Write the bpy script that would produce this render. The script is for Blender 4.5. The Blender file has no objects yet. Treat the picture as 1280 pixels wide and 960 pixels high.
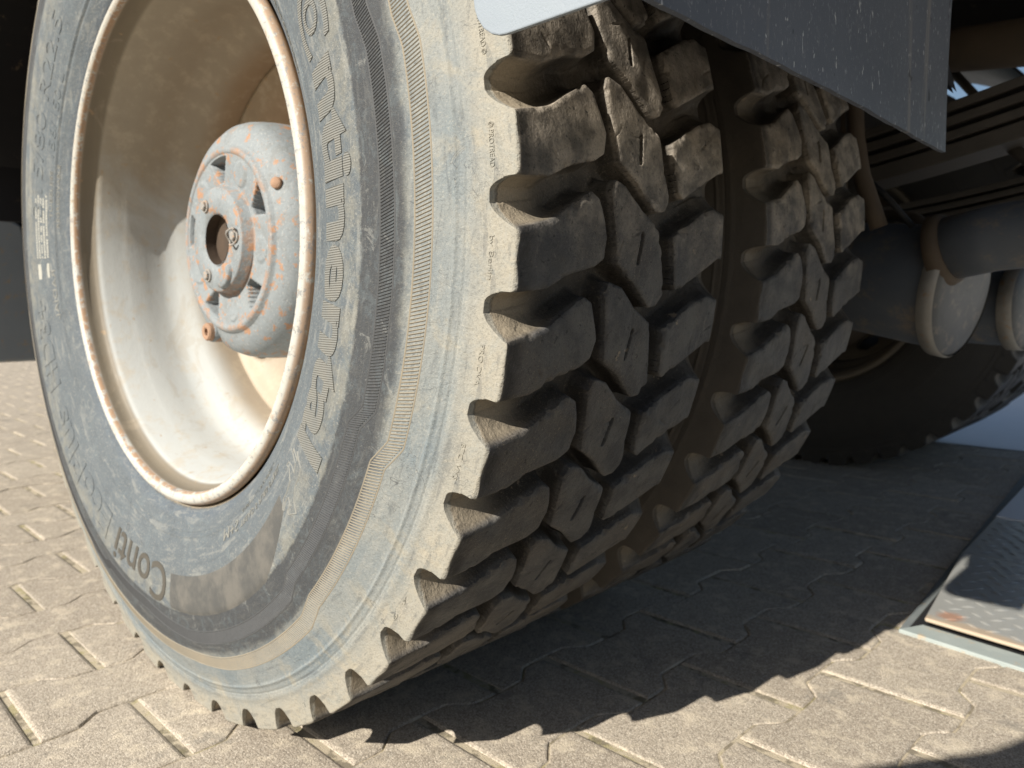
import bpy, bmesh, math, random
import numpy as np
from mathutils import Vector, Matrix
C = bpy.context
S = C.scene
random.seed(7)
rng = np.random.default_rng(7)
PI = math.pi
rad = math.radians

# ------------------------------------------------------------------ camera
HC = 0.5275                       # height of the wheel centre above the ground
F_PX = 958.2458
cpos = Vector((0.8686, -0.3577, -0.0823 + HC))
yaw, pit, rol = -0.7613, -0.0894, -0.009
fw = Vector((math.sin(yaw) * math.cos(pit), math.cos(yaw) * math.cos(pit), math.sin(pit)))
ri = fw.cross(Vector((0, 0, 1))).normalized()
up = ri.cross(fw)
r2 = ri * math.cos(rol) + up * math.sin(rol)
u2 = -ri * math.sin(rol) + up * math.cos(rol)
cd = bpy.data.cameras.new('camera')
cam = bpy.data.objects.new('camera', cd)
C.collection.objects.link(cam)
cam.matrix_world = Matrix(((r2.x, u2.x, -fw.x, cpos.x), (r2.y, u2.y, -fw.y, cpos.y), (r2.z, u2.z, -fw.z, cpos.z), (0, 0, 0, 1)))
cd.sensor_width = 36.0
cd.lens = F_PX * 36.0 / 1280.0
cd.shift_x = 1.9 / 1280
cd.shift_y = -8.9 / 1280
cd.clip_start = 0.02
cd.clip_end = 2000
cd.dof.use_dof = True
cd.dof.focus_distance = 0.50
cd.dof.aperture_fstop = 11.0
S.camera = cam

# ------------------------------------------------------------------ light
sun_dir = Vector((0.030, 1.605, -1.0)).normalized()      # travel direction
elev = math.asin(-sun_dir.z)
W = bpy.data.worlds.new('World')
S.world = W
W.use_nodes = True
nt = W.node_tree
sky = nt.nodes.new('ShaderNodeTexSky')
sky.sky_type = 'NISHITA'
sky.sun_disc = False
sky.sun_elevation = elev
sky.sun_rotation = math.atan2(-sun_dir.x, -sun_dir.y)
sky.air_density = 1.0
sky.dust_density = 1.5
bg = nt.nodes['Background']
nt.links.new(sky.outputs[0], bg.inputs[0])
bg.inputs[1].default_value = 0.050
sl = bpy.data.lights.new('sun', 'SUN')
sl.energy = 4.9
sl.angle = rad(0.5)
sl.color = (1.0, 0.93, 0.82)
so = bpy.data.objects.new('sun', sl)
C.collection.objects.link(so)
so.rotation_euler = sun_dir.to_track_quat('-Z', 'Y').to_euler()
so.location = (0, -4, 4)
S.view_settings.view_transform = 'Standard'
S.view_settings.look = 'None'
S.view_settings.exposure = 0.68
S.view_settings.gamma = 1.0
S.view_settings.use_curve_mapping = False

# ------------------------------------------------------------------ node helpers
class NT:
    def __init__(s, name):
        s.m = bpy.data.materials.new(name)
        s.m.use_nodes = True
        s.t = s.m.node_tree
        s.b = s.t.nodes['Principled BSDF']
        s._geo = s._tc = None
    def n(s, typ, **kw):
        x = s.t.nodes.new(typ)
        for k, v in kw.items():
            setattr(x, k, v)
        return x
    def link(s, a, b):
        s.t.links.new(a, b)
    def put(s, inp, v):
        if hasattr(v, 'is_output') or isinstance(v, bpy.types.NodeSocket):
            s.link(v, inp)
        else:
            try:
                inp.default_value = v
            except Exception:
                inp.default_value = (*v, 1.0)
    def pos(s):
        if not s._geo:
            s._geo = s.n('ShaderNodeNewGeometry')
        return s._geo.outputs['Position']
    def obj(s):
        if not s._tc:
            s._tc = s.n('ShaderNodeTexCoord')
        return s._tc.outputs['Object']
    def math(s, op, a, b=0.0, c=0.0, clamp=False):
        x = s.n('ShaderNodeMath', operation=op, use_clamp=clamp)
        s.put(x.inputs[0], a); s.put(x.inputs[1], b); s.put(x.inputs[2], c)
        return x.outputs[0]
    def noise(s, scale, detail=3, rough=.55, vec=None, dist=0, stretch=None):
        x = s.n('ShaderNodeTexNoise')
        v = vec or s.pos()
        if stretch:
            mp = s.n('ShaderNodeMapping'); mp.inputs['Scale'].default_value = stretch
            s.link(v, mp.inputs[0]); v = mp.outputs[0]
        s.link(v, x.inputs['Vector'])
        x.inputs['Scale'].default_value = scale; x.inputs['Detail'].default_value = detail
        x.inputs['Roughness'].default_value = rough; x.inputs['Distortion'].default_value = dist
        return x.outputs['Fac']
    def vor(s, scale, feature='F1', vec=None, out='Distance'):
        x = s.n('ShaderNodeTexVoronoi', feature=feature)
        s.link(vec or s.pos(), x.inputs['Vector'])
        x.inputs['Scale'].default_value = scale
        return x.outputs[out]
    def ramp(s, f, stops, interp='LINEAR'):
        x = s.n('ShaderNodeValToRGB'); cr = x.color_ramp; cr.interpolation = interp
        while len(cr.elements) < len(stops):
            cr.elements.new(.5)
        for e, (p, c) in zip(cr.elements, stops):
            e.position = p
            e.color = (c, c, c, 1) if not hasattr(c, '__len__') else (*c, 1)
        s.put(x.inputs[0], f)
        return x.outputs[0]
    def mix(s, f, a, b, typ='MIX'):
        x = s.n('ShaderNodeMix', data_type='RGBA', blend_type=typ)
        s.put(x.inputs[0], f); s.put(x.inputs[6], a); s.put(x.inputs[7], b)
        return x.outputs[2]
    def sep(s, v):
        x = s.n('ShaderNodeSeparateXYZ'); s.link(v, x.inputs[0]); return x.outputs
    def ss(s, v, a, b):
        x = s.n('ShaderNodeMapRange', interpolation_type='SMOOTHSTEP')
        s.put(x.inputs[0], v); x.inputs[1].default_value = a; x.inputs[2].default_value = b
        return x.outputs[0]
    def bump(s, h, strength=.5, dist=.001, prev=None):
        x = s.n('ShaderNodeBump'); x.inputs['Strength'].default_value = strength
        x.inputs['Distance'].default_value = dist
        s.put(x.inputs['Height'], h)
        if prev: s.link(prev, x.inputs['Normal'])
        return x.outputs[0]
    def out(s, col=None, rough=None, metal=None, normal=None, spec=None):
        if col is not None: s.put(s.b.inputs['Base Color'], col)
        if rough is not None: s.put(s.b.inputs['Roughness'], rough)
        if metal is not None: s.put(s.b.inputs['Metallic'], metal)
        if spec is not None: s.put(s.b.inputs['Specular IOR Level'], spec)
        if normal is not None: s.link(normal, s.b.inputs['Normal'])
        return s.m

# ------------------------------------------------------------------ materials
def mat_tyre(name='tyre_rubber', shaded=False, mud_shade=((.052, .047, .041), (.105, .092, .076))):
    m = NT(name)
    o = m.sep(m.obj())
    r = m.math('SQRT', m.math('ADD', m.math('MULTIPLY', o[0], o[0]), m.math('MULTIPLY', o[2], o[2])))
    n1 = m.noise(9, 4); n2 = m.noise(38, 5, .65); n3 = m.noise(900, 2, .7); n4 = m.noise(160, 3, .6)
    rw = m.math('ADD', r, m.math('MULTIPLY', m.math('SUBTRACT', n2, .5), .012))
    rw2 = m.math('ADD', r, m.math('MULTIPLY', m.math('SUBTRACT', n4, .5), .004))
    # sidewall base, by radius
    blue = m.mix(n1, (.080, .098, .114), (.118, .137, .152))
    dark = m.mix(n1, (.036, .040, .046), (.052, .057, .063))
    bw = m.ss(rw, .318, .306)
    col = m.mix(m.math('MULTIPLY', bw, .5), blue, (.09, .115, .15))
    dustA = m.math('MULTIPLY', m.math('MULTIPLY', m.ss(rw, .355, .400), m.ss(n2, .38, .60)), .60)
    col = m.mix(dustA, col, (.215, .210, .178))
    band = m.math('MULTIPLY', m.ss(rw2, .4065, .4090), m.ss(rw, .456, .446))
    col = m.mix(m.math('MULTIPLY', band, .95), col, dark)
    outer = m.ss(rw, .448, .464)
    lite = m.mix(m.ss(n1, .35, .65), (.150, .184, .206), (.225, .240, .235))
    col = m.mix(outer, col, lite)
    streak = m.noise(14, 5, .7, dist=1.4)
    col = m.mix(m.math('MULTIPLY', m.math('MULTIPLY', m.ss(rw, .445, .50), m.ss(streak, .51, .64)), .60), col, (.31, .285, .225))
    col = m.mix(m.math('MULTIPLY', m.ss(rw, .488, .518), .72), col, m.mix(n2, (.265, .258, .222), (.40, .355, .275)))
    film = m.ss(m.noise(26, 6, .8, dist=2.0), .50, .62)
    col = m.mix(m.math('MULTIPLY', film, .22), col, (.15, .19, .21))
    col = m.mix(m.math('MULTIPLY', m.ss(n3, .60, .75), .22), col, (.40, .36, .29))
    col = m.mix(m.math('MULTIPLY', m.ss(n3, .42, .28), .35), col, (.06, .058, .055))
    # hairline cracks and scuffs
    for sc_, th_, am in ((21, .0045, .55), (48, .004, .40), (9, .0022, .6)):
        nn = m.noise(sc_, 3, .6, dist=1.2)
        ln = m.ss(m.math('ABSOLUTE', m.math('SUBTRACT', nn, .5)), th_, th_ * .3)
        ln = m.math('MULTIPLY', ln, m.ss(m.noise(17, 3, .6), .50, .60))
        col = m.mix(m.math('MULTIPLY', ln, am), col, (.045, .05, .055))
    # rubbed streaks that run round the tyre
    cmb = m.n('ShaderNodeCombineXYZ')
    m.link(m.math('MULTIPLY', r, 130), cmb.inputs[0]); m.link(m.math('MULTIPLY', m.math('ARCTAN2', o[2], o[0]), 9), cmb.inputs[1])
    st1 = m.noise(1.0, 5, .7, vec=cmb.outputs[0], dist=.6)
    col = m.mix(m.math('MULTIPLY', m.math('MULTIPLY', m.ss(st1, .52, .66), .34), m.math('SUBTRACT', 1.0, m.math('MULTIPLY', band, .7))), col, (.30, .30, .275))
    col = m.mix(m.math('MULTIPLY', m.ss(st1, .46, .34), .34), col, (.065, .075, .085))
    gr = m.noise(480, 3, .8)
    col = m.mix(m.math('MULTIPLY', m.math('MULTIPLY', m.ss(gr, .54, .70), .35), m.math('SUBTRACT', 1.0, m.math('MULTIPLY', band, .7))), col, (.42, .40, .34))
    col = m.mix(m.math('MULTIPLY', m.ss(gr, .46, .32), .35), col, (.07, .075, .08))
    pale = m.ss(m.noise(55, 5, .75, dist=.8), .60, .68)
    col = m.mix(m.math('MULTIPLY', pale, .35), col, (.27, .275, .26))
    # side facing the twin gap painted muddy brown, with its shade mixed in
    mud = m.mix(n2, *mud_shade)
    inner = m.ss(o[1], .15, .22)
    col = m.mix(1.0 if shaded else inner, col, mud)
    # tread: worn rubber, darker brown towards the groove floors
    yn = m.math('ADD', o[1], m.math('MULTIPLY', m.math('SUBTRACT', m.noise(210, 4, .75), .5), .006))
    tr = m.math('MULTIPLY', m.ss(yn, .0028, .0058), m.ss(o[1], .268, .2655))
    wear = m.mix(m.ss(n2, .35, .65), (.050, .051, .054), (.100, .099, .096))
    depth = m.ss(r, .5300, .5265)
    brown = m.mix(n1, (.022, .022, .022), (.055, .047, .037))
    wear = m.mix(m.math('MULTIPLY', m.ss(n1, .46, .62), .35), wear, (.10, .086, .070))
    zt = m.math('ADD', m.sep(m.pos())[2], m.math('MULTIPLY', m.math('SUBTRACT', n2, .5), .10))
    wear = m.mix(m.math('MULTIPLY', m.ss(zt, .47, .57), .92), wear, m.mix(m.ss(n2, .35, .65), (.12, .107, .090), (.33, .29, .24)))  # upper blocks painted brighter dusty brown in place of grazing sun
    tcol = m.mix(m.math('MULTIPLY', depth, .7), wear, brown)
    spk = m.math('MULTIPLY', m.ss(m.noise(1500, 2, .6), .60, .70), m.math('ADD', .10, m.math('MULTIPLY', m.ss(n1, .40, .65), .30)))
    tcol = m.mix(spk, tcol, (.32, .27, .20))
    spm = m.ss(m.noise(620, 3, .75), .58, .68)
    tcol = m.mix(m.math('MULTIPLY', spm, m.math('ADD', .16, m.math('MULTIPLY', m.ss(n1, .40, .62), .45))), tcol, (.26, .22, .165))
    tcol = m.mix(m.math('MULTIPLY', m.ss(m.noise(520, 3, .75), .44, .34), .5), tcol, (.014, .014, .015))
    pit = m.ss(m.noise(190, 2, .5), .69, .72)
    tcol = m.mix(m.math('MULTIPLY', pit, .7), tcol, (.012, .012, .013))
    scf = m.ss(m.noise(60, 5, .7, stretch=(1, 1, .35), dist=1.5), .60, .68)
    tcol = m.mix(m.math('MULTIPLY', scf, .30), tcol, (.20, .185, .16))
    blot = m.ss(m.noise(30, 5, .75), .66, .69)
    tcol = m.mix(m.math('MULTIPLY', blot, .8), tcol, (.26, .21, .15))
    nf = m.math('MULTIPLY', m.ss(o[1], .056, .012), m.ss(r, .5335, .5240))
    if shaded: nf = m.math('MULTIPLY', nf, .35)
    tcol = m.mix(m.math('MULTIPLY', nf, .95), tcol, m.mix(n3, (.17, .145, .11), (.42, .36, .27)))
    # soot-dark scuffed margin just inside the shoulder edge
    mg = m.math('MULTIPLY', m.math('MULTIPLY', m.ss(o[1], .004, .007), m.ss(o[1], .024, .010)), m.math('MULTIPLY', m.ss(r, .5300, .5325), m.ss(n2, .36, .52)))
    tcol = m.mix(m.math('MULTIPLY', mg, .75), tcol, (.018, .017, .017))
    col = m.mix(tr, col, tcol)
    rg = m.math('SUBTRACT', m.math('ADD', .60, m.math('MULTIPLY', n2, .25)), m.math('MULTIPLY', tr, .12))
    # long hairline cracks following the sidewall
    b1 = m.bump(n3, .45, .0007)
    b1 = m.bump(m.noise(420, 3, .7), .5, .0009, b1)
    b2 = m.bump(m.noise(110, 5, .7), .55, .0018, b1)
    b2 = m.bump(m.math('MULTIPLY', m.noise(45, 4, .6), tr), .8, .004, b2)
    return m.out(col, rg, 0, b2, .3)

def mat_letter(dark=False, stripes=True):
    m = NT('moulded_lettering_dark' if dark else 'moulded_lettering')
    n2 = m.noise(60, 4); n3 = m.noise(700, 2)
    if dark:
        col = m.mix(n2, (.060, .056, .048), (.09, .084, .072))
    else:
        col = m.mix(n2, (.165, .18, .182), (.245, .235, .205))
    nrm = m.bump(n3, .4, .0005)
    if stripes:
        o = m.sep(m.obj())
        w = m.n('ShaderNodeTexWave', wave_type='BANDS', bands_direction='Z')
        m.link(m.obj(), w.inputs['Vector']); w.inputs['Scale'].default_value = 175
        nrm = m.bump(w.outputs['Fac'], .9, .0008, nrm)
        col = m.mix(m.math('MULTIPLY', w.outputs['Fac'], .35), col, (.12, .128, .128))
    return m.out(col, .72, 0, nrm, .3)

def mat_rim():
    m = NT('cream_painted_steel')
    o = m.sep(m.obj())
    n1 = m.noise(7, 4); n2 = m.noise(45, 5, .7); n3 = m.noise(420, 3, .7)
    base = m.mix(n1, (.41, .44, .45), (.50, .51, .49))
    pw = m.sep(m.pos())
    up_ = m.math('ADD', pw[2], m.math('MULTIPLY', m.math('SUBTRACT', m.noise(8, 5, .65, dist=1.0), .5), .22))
    base = m.mix(m.math('MULTIPLY', m.ss(up_, .52, .66), .80), base, m.mix(n2, (.23, .175, .105), (.33, .27, .18)))  # upper barrel browned: a dirt stain that also carries painted shade
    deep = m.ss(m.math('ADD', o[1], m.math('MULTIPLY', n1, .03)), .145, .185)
    base = m.mix(m.math('MULTIPLY', deep, .75), base, m.mix(n2, (.25, .185, .115), (.38, .30, .20)))  # deep end of the barrel browner, shade painted in with the dirt
    base = m.mix(m.math('MULTIPLY', m.ss(n2, .50, .68), .45), base, (.44, .38, .29))
    r = m.math('SQRT', m.math('ADD', m.math('MULTIPLY', o[0], o[0]), m.math('MULTIPLY', o[2], o[2])))
    rim_edge = m.math('MULTIPLY', m.ss(r, .280, .284), m.ss(o[1], .006, .001))
    base = m.mix(m.math('MULTIPLY', rim_edge, .8), base, (.46, .455, .42))
    gut = m.math('MULTIPLY', m.ss(o[1], .002, .006), m.ss(o[1], .026, .021))
    base = m.mix(m.math('MULTIPLY', gut, .9), base, m.mix(n1, (.13, .105, .07), (.20, .165, .115)))  # gutter toned dirty brown, the lip's shadow painted in
    rust = m.math('MULTIPLY', rim_edge, m.ss(m.noise(60, 6, .8), .56, .62))
    r_in = m.math('MULTIPLY', m.math('MULTIPLY', m.ss(r, .2868, .2850), rim_edge), m.ss(m.noise(90, 4, .7), .40, .50))
    r_out = m.math('MULTIPLY', m.ss(r, .2945, .2975), m.ss(m.noise(80, 4, .7), .34, .45))
    rr = m.math('MAXIMUM', m.math('MULTIPLY', rust, .45), m.math('MAXIMUM', m.math('MULTIPLY', r_in, .85), m.math('MULTIPLY', r_out, .7)))
    rc = m.mix(n3, (.25, .13, .065), (.42, .26, .14))
    col = m.mix(rr, base, rc)
    chip = m.math('MULTIPLY', rim_edge, m.ss(m.noise(150, 5, .8), .555, .60))
    col = m.mix(m.math('MULTIPLY', chip, .75), col, (.19, .205, .22))
    run = m.ss(m.noise(24, 5, .7, stretch=(1, 1, .4), dist=1.0), .56, .66)
    col = m.mix(m.math('MULTIPLY', run, .28), col, (.34, .29, .22))
    spots = m.ss(m.noise(75, 2, .5), .70, .74)
    col = m.mix(m.math('MULTIPLY', spots, .5), col, (.36, .25, .14))
    b = m.bump(n3, .25, .0006); b = m.bump(m.noise(120, 4), .25, .001, b)
    return m.out(col, m.math('ADD', .38, m.math('MULTIPLY', n2, .3)), 0, b, .4)

def mat_hub():
    m = NT('weathered_grey_hub_paint')
    n1 = m.noise(22, 4); n2 = m.noise(60, 6, .75); n3 = m.noise(500, 3, .7)
    base = m.mix(n1, (.17, .20, .22), (.26, .285, .30))
    o = m.sep(m.obj())
    r = m.math('SQRT', m.math('ADD', m.math('MULTIPLY', o[0], o[0]), m.math('MULTIPLY', o[2], o[2])))
    ring = m.math('MULTIPLY', m.ss(r, .0975, .101), m.ss(r, .1085, .105))
    ring2 = m.math('MULTIPLY', m.ss(r, .058, .061), m.ss(r, .068, .064))
    edge = m.math('MULTIPLY', m.math('MAXIMUM', ring, ring2), m.ss(m.noise(42, 5, .75), .46, .56))
    backr = m.math('MULTIPLY', m.ss(o[1], .10, .15), .12)
    patch = m.ss(m.math('ADD', n2, backr), .560, .595)
    rust = m.math('MAXIMUM', m.math('MULTIPLY', edge, .6), patch)
    rc = m.mix(n3, (.26, .125, .06), (.46, .25, .13))
    col = m.mix(m.math('MULTIPLY', rust, .85), base, rc)
    grime = m.ss(m.noise(34, 6, .8, dist=1.2), .48, .62)
    col = m.mix(m.math('MULTIPLY', grime, .30), col, (.15, .145, .13))
    col = m.mix(m.math('MULTIPLY', m.ss(m.noise(300, 3, .75), .56, .68), .30), col, (.50, .50, .47))
    col = m.mix(m.math('MULTIPLY', m.ss(m.noise(240, 3, .75), .42, .32), .40), col, (.10, .09, .08))
    b = m.bump(n3, .4, .0007); b = m.bump(n2, .6, .0018, b); b = m.bump(m.noise(220, 3), .4, .0008, b)
    return m.out(col, .66, 0, b, .35)

def mat_simple(name, a, b, scale=30, rough=.6, metal=0, bs=.3, dirt=None, dl=(.6, .7), dscale=60, fine=400, spec=.4):
    m = NT(name)
    n1 = m.noise(scale, 5, .65); n3 = m.noise(fine, 3, .7)
    col = m.mix(n1, a, b)
    if dirt:
        col = m.mix(m.math('MULTIPLY', m.ss(m.noise(dscale, 5, .75), *dl), .85), col, dirt)
    bb = m.bump(n3, bs, .0008); bb = m.bump(m.noise(scale * 2, 4), bs, .0015, bb)
    return m.out(col, m.math('ADD', rough - .1, m.math('MULTIPLY', n1, .2)), metal, bb, spec)

def mat_flap():
    m = NT('scuffed_grey_plastic')
    n1 = m.noise(10, 4); n3 = m.noise(700, 3, .7)
    col = m.mix(n1, (.075, .088, .115), (.12, .135, .165))
    spl = m.ss(m.noise(60, 4, .7, stretch=(1, 1, .28)), .60, .66)
    spk = m.ss(m.noise(230, 2, .5, stretch=(1, 1, .45)), .67, .71)
    col = m.mix(m.math('MULTIPLY', m.math('MULTIPLY', spl, m.ss(m.noise(300, 3, .7), .50, .60)), .6), col, (.42, .44, .46))
    col = m.mix(m.math('MULTIPLY', spk, .75), col, (.50, .52, .54))
    mist = m.ss(m.noise(420, 3, .7, stretch=(1, 1, .5)), .58, .68)
    col = m.mix(m.math('MULTIPLY', mist, .30), col, (.40, .42, .44))
    streak = m.ss(m.noise(16, 4, .6, stretch=(1, 2.2, .12)), .60, .70)
    col = m.mix(m.math('MULTIPLY', streak, .35), col, (.34, .31, .27))
    drk = m.ss(m.noise(95, 2, .5, stretch=(1, 1, .6)), .70, .73)
    col = m.mix(m.math('MULTIPLY', drk, .8), col, (.02, .022, .028))
    b = m.bump(n3, .35, .0005); b = m.bump(m.noise(60, 4), .3, .001, b)
    return m.out(col, .48, 0, b, .4)

def mat_paver():
    m = NT('sandy_concrete_paver')
    oi = m.n('ShaderNodeObjectInfo')
    n1 = m.noise(5, 4); n2 = m.noise(30, 5, .7); n3 = m.noise(330, 4, .75)
    v = m.vor(600)
    vc = m.vor(600, out='Color')
    base = m.mix(n1, (.56, .50, .42), (.67, .60, .50))
    base = m.mix(m.math('MULTIPLY', oi.outputs['Random'], .60), base, (.42, .365, .30))
    grain = m.ss(v, .10, .62)
    base = m.mix(m.math('MULTIPLY', grain, .62), base, (.22, .185, .145))
    hs = m.sep(vc)
    base = m.mix(m.math('MULTIPLY', m.ss(hs[1], .70, .86), .55), base, (.17, .15, .125))
    base = m.mix(m.math('MULTIPLY', m.ss(hs[0], .72, .95), .5), base, (.72, .66, .56))
    base = m.mix(m.math('MULTIPLY', m.ss(n2, .50, .66), .50), base, (.68, .60, .47))
    base = m.mix(m.math('MULTIPLY', m.ss(m.noise(13, 6, .75), .58, .64), .45), base, (.21, .20, .18))
    zz = m.sep(m.pos())[2]
    base = m.mix(m.math('MULTIPLY', m.ss(zz, -.0009, -.0020), .10), base, (.55, .47, .34))
    b = m.bump(m.math('MULTIPLY', v, -1), .7, .0008); b = m.bump(n3, .5, .0008, b); b = m.bump(n2, .4, .003, b)
    return m.out(base, .93, 0, b, .2)

def mat_sand():
    m = NT('sand_in_joints')
    n2 = m.noise(40, 5, .7); n3 = m.noise(900, 3, .7)
    c = m.mix(n2, (.46, .40, .30), (.58, .51, .39))
    c = m.mix(m.math('MULTIPLY', m.ss(m.noise(22, 4, .7), .52, .62), .55), c, (.34, .31, .13))
    c = m.mix(m.math('MULTIPLY', m.ss(m.noise(35, 4, .7), .50, .58), .65), c, (.13, .115, .09))
    return m.out(c, .95, 0, m.bump(n3, .8, .0015), .1)

def mat_plate():
    m = NT('worn_checker_plate_steel')
    n1 = m.noise(14, 5, .7); n2 = m.noise(60, 5, .7)
    c = m.mix(n1, (.46, .48, .47), (.60, .60, .57))
    yp = m.sep(m.pos()); yy = m.math('ADD', yp[1], m.math('MULTIPLY', m.math('SUBTRACT', yp[0], .575), .141))
    edge = m.math('MULTIPLY', m.ss(m.math('ADD', yy, m.math('MULTIPLY', m.math('SUBTRACT', n1, .5), .05)), .800, .782), 1.0)
    c = m.mix(m.math('MULTIPLY', edge, .85), c, (.50, .39, .28))
    # one rust bloom near the corner
    p = m.sep(m.pos())
    dx = m.math('SUBTRACT', p[0], .600); dy = m.math('SUBTRACT', p[1], .800)
    rd = m.math('SQRT', m.math('ADD', m.math('MULTIPLY', dx, dx), m.math('MULTIPLY', dy, dy)))
    rs = m.ss(m.math('ADD', rd, m.math('MULTIPLY', m.math('SUBTRACT', n2, .5), .03)), .022, .010)
    c = m.mix(m.math('MULTIPLY', rs, .8), c, (.40, .20, .12))
    mt = m.math('SUBTRACT', .45, m.math('MAXIMUM', m.math('MULTIPLY', edge, .3), m.math('MULTIPLY', rs, .3)))
    return m.out(c, m.math('ADD', .22, m.math('MULTIPLY', n2, .3)), mt, m.bump(n2, .2, .001), .5)

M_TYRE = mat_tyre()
M_TYRE_IN = mat_tyre('shade_toned_muddy_rubber', True)  # inner tyre copy, mud and shade both put into the sidewall colour
M_TYRE_FAR = mat_tyre('shaded_far_tyre_rubber', True, ((.030, .029, .028), (.055, .051, .046)))  # far tyre copy, darker because its shade is in the colour
M_LET = mat_letter(False, True)
M_LETS = mat_letter(False, False); M_LETS.name = 'moulded_small_lettering'
M_LETD = mat_letter(True, False)
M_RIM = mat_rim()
M_HUB = mat_hub()
M_FLAP = mat_flap()
M_PAVER = mat_paver()
M_SAND = mat_sand()
M_PLATE = mat_plate()
M_GREYP = mat_simple('pale_grey_mudguard_plastic', (.235, .275, .32), (.27, .31, .355), 12, .5, 0, .35, fine=900)
M_BLACK = mat_simple('grimy_black_chassis', (.009, .010, .012), (.02, .02, .023), 25, .7, 0, .4, (.07, .055, .04), (.58, .7), 40)
M_BLKD = mat_simple('dirt_spotted_black_rubber', (.006, .006, .008), (.012, .012, .015), 12, .75, 0, .4, (.12, .085, .05), (.62, .70), 45)
M_BOX = mat_simple('mud_splashed_grey_box', (.20, .235, .27), (.27, .30, .33), 10, .6, 0, .4, (.33, .27, .20), (.55, .64), 30)
M_BROWN = mat_simple('muddy_brown_steel', (.05, .038, .028), (.10, .075, .052), 25, .75, 0, .5)
M_NAVY = mat_simple('dusty_navy_paint', (.060, .078, .108), (.115, .125, .14), 14, .48, 0, .3, (.19, .16, .13), (.50, .68), 22)
M_CHAMB = mat_simple('galvanised_grey', (.045, .05, .055), (.10, .10, .10), 30, .5, .2, .3, (.16, .14, .12), (.50, .66), 50)
M_FRAME = mat_simple('pale_blue_grey_angle_iron', (.27, .32, .32), (.37, .41, .40), 30, .7, 0, .4, (.42, .34, .24), (.58, .66), 40)
M_FRAMED = mat_simple('shade_toned_angle_iron', (.14, .16, .17), (.22, .24, .24), 30, .7, 0, .4, (.30, .25, .18), (.56, .66), 40)  # darker copy for the left bar, its shadow put into the colour
M_WHITE = mat_simple('lit_toned_steel', (.62, .65, .70), (.74, .76, .80), 10, .5, 0, .2)  # whitened steel, the pale tone stands in for light on it
M_RUSTB = mat_simple('rusty_bolt', (.25, .14, .085), (.40, .27, .19), 120, .8, 0, .5)
M_STEELB = mat_simple('grey_bolt', (.20, .20, .20), (.32, .30, .27), 120, .75, 0, .4, (.45, .25, .12), (.55, .62), 200)
M_LABEL = mat_simple('pale_stencil_paint', (.30, .30, .27), (.42, .42, .38), 90, .8, 0, .3)
M_SPRING = mat_simple('dusty_spring_steel', (.03, .028, .026), (.075, .065, .055), 30, .6, 0, .4)

# ------------------------------------------------------------------ mesh helpers
def mesh_np(name, V, F, mat, smooth=True, normals=None):
    me = bpy.data.meshes.new(name)
    V = np.asarray(V, np.float32); F = np.asarray(F, np.int32)
    k = F.shape[1]
    me.vertices.add(len(V)); me.vertices.foreach_set('co', V.ravel())
    me.loops.add(F.size); me.loops.foreach_set('vertex_index', F.ravel())
    me.polygons.add(len(F))
    me.polygons.foreach_set('loop_start', np.arange(0, F.size, k, dtype=np.int32))
    me.polygons.foreach_set('loop_total', np.full(len(F), k, np.int32))
    me.polygons.foreach_set('use_smooth', np.full(len(F), smooth))
    me.update(calc_edges=True); me.validate()
    me.materials.append(mat)
    if normals is not None and len(me.vertices) == len(normals):
        me.normals_split_custom_set_from_vertices(normals.tolist())
    return me

def obj(name, me, parent=None, **props):
    o = bpy.data.objects.new(name, me)
    C.collection.objects.link(o)
    if parent: o.parent = parent
    for k, v in props.items(): o[k] = v
    return o

def bm_obj(name, bm, mat, parent=None, smooth=False, bevel=0, seg=2, **props):
    bmesh.ops.recalc_face_normals(bm, faces=bm.faces[:])
    me = bpy.data.meshes.new(name)
    bm.to_mesh(me); bm.free()
    me.materials.append(mat)
    if smooth:
        me.polygons.foreach_set('use_smooth', [True] * len(me.polygons))
    o = obj(name, me, parent, **props)
    if bevel:
        b = o.modifiers.new('bevel', 'BEVEL'); b.width = bevel; b.segments = seg; b.limit_method = 'ANGLE'; b.angle_limit = rad(35)
        b.harden_normals = False
    return o

def box(bm, x0, x1, y0, y1, z0, z1):
    vs = [bm.verts.new((x, y, z)) for x in (x0, x1) for y in (y0, y1) for z in (z0, z1)]
    for f in ((0, 1, 3, 2), (4, 6, 7, 5), (0, 4, 5, 1), (2, 3, 7, 6), (0, 2, 6, 4), (1, 5, 7, 3)):
        bm.faces.new([vs[i] for i in f])
    return vs

def prism_y(bm, pts, y0, y1):            # polygon in (x,z) extruded along y
    a = [bm.verts.new((x, y0, z)) for x, z in pts]; b = [bm.verts.new((x, y1, z)) for x, z in pts]
    n = len(pts)
    bm.faces.new(a); bm.faces.new(b[::-1])
    for i in range(n): bm.faces.new((a[i], a[(i + 1) % n], b[(i + 1) % n], b[i]))

def revolve(bm, prof, seg=96, a0=0, a1=2 * PI, closed=False, c=(0, 0)):   # prof: (y, r), about Y
    full = abs(a1 - a0 - 2 * PI) < 1e-6
    n = seg if full else seg + 1
    rings = []
    for i in range(n):
        t = a0 + (a1 - a0) * i / seg
        rings.append([bm.verts.new((c[0] + r * math.cos(t), y, c[1] + r * math.sin(t))) for y, r in prof])
    P = len(prof)
    for i in range(seg):
        A = rings[i]; B = rings[(i + 1) % n]
        for j in range(P if closed else P - 1):
            k = (j + 1) % P
            if prof[j][1] < 1e-7 and prof[k][1] < 1e-7: continue
            vs = [A[j], A[k], B[k], B[j]]
            bm.faces.new(vs)
    bmesh.ops.remove_doubles(bm, verts=bm.verts[:], dist=1e-6)

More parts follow.
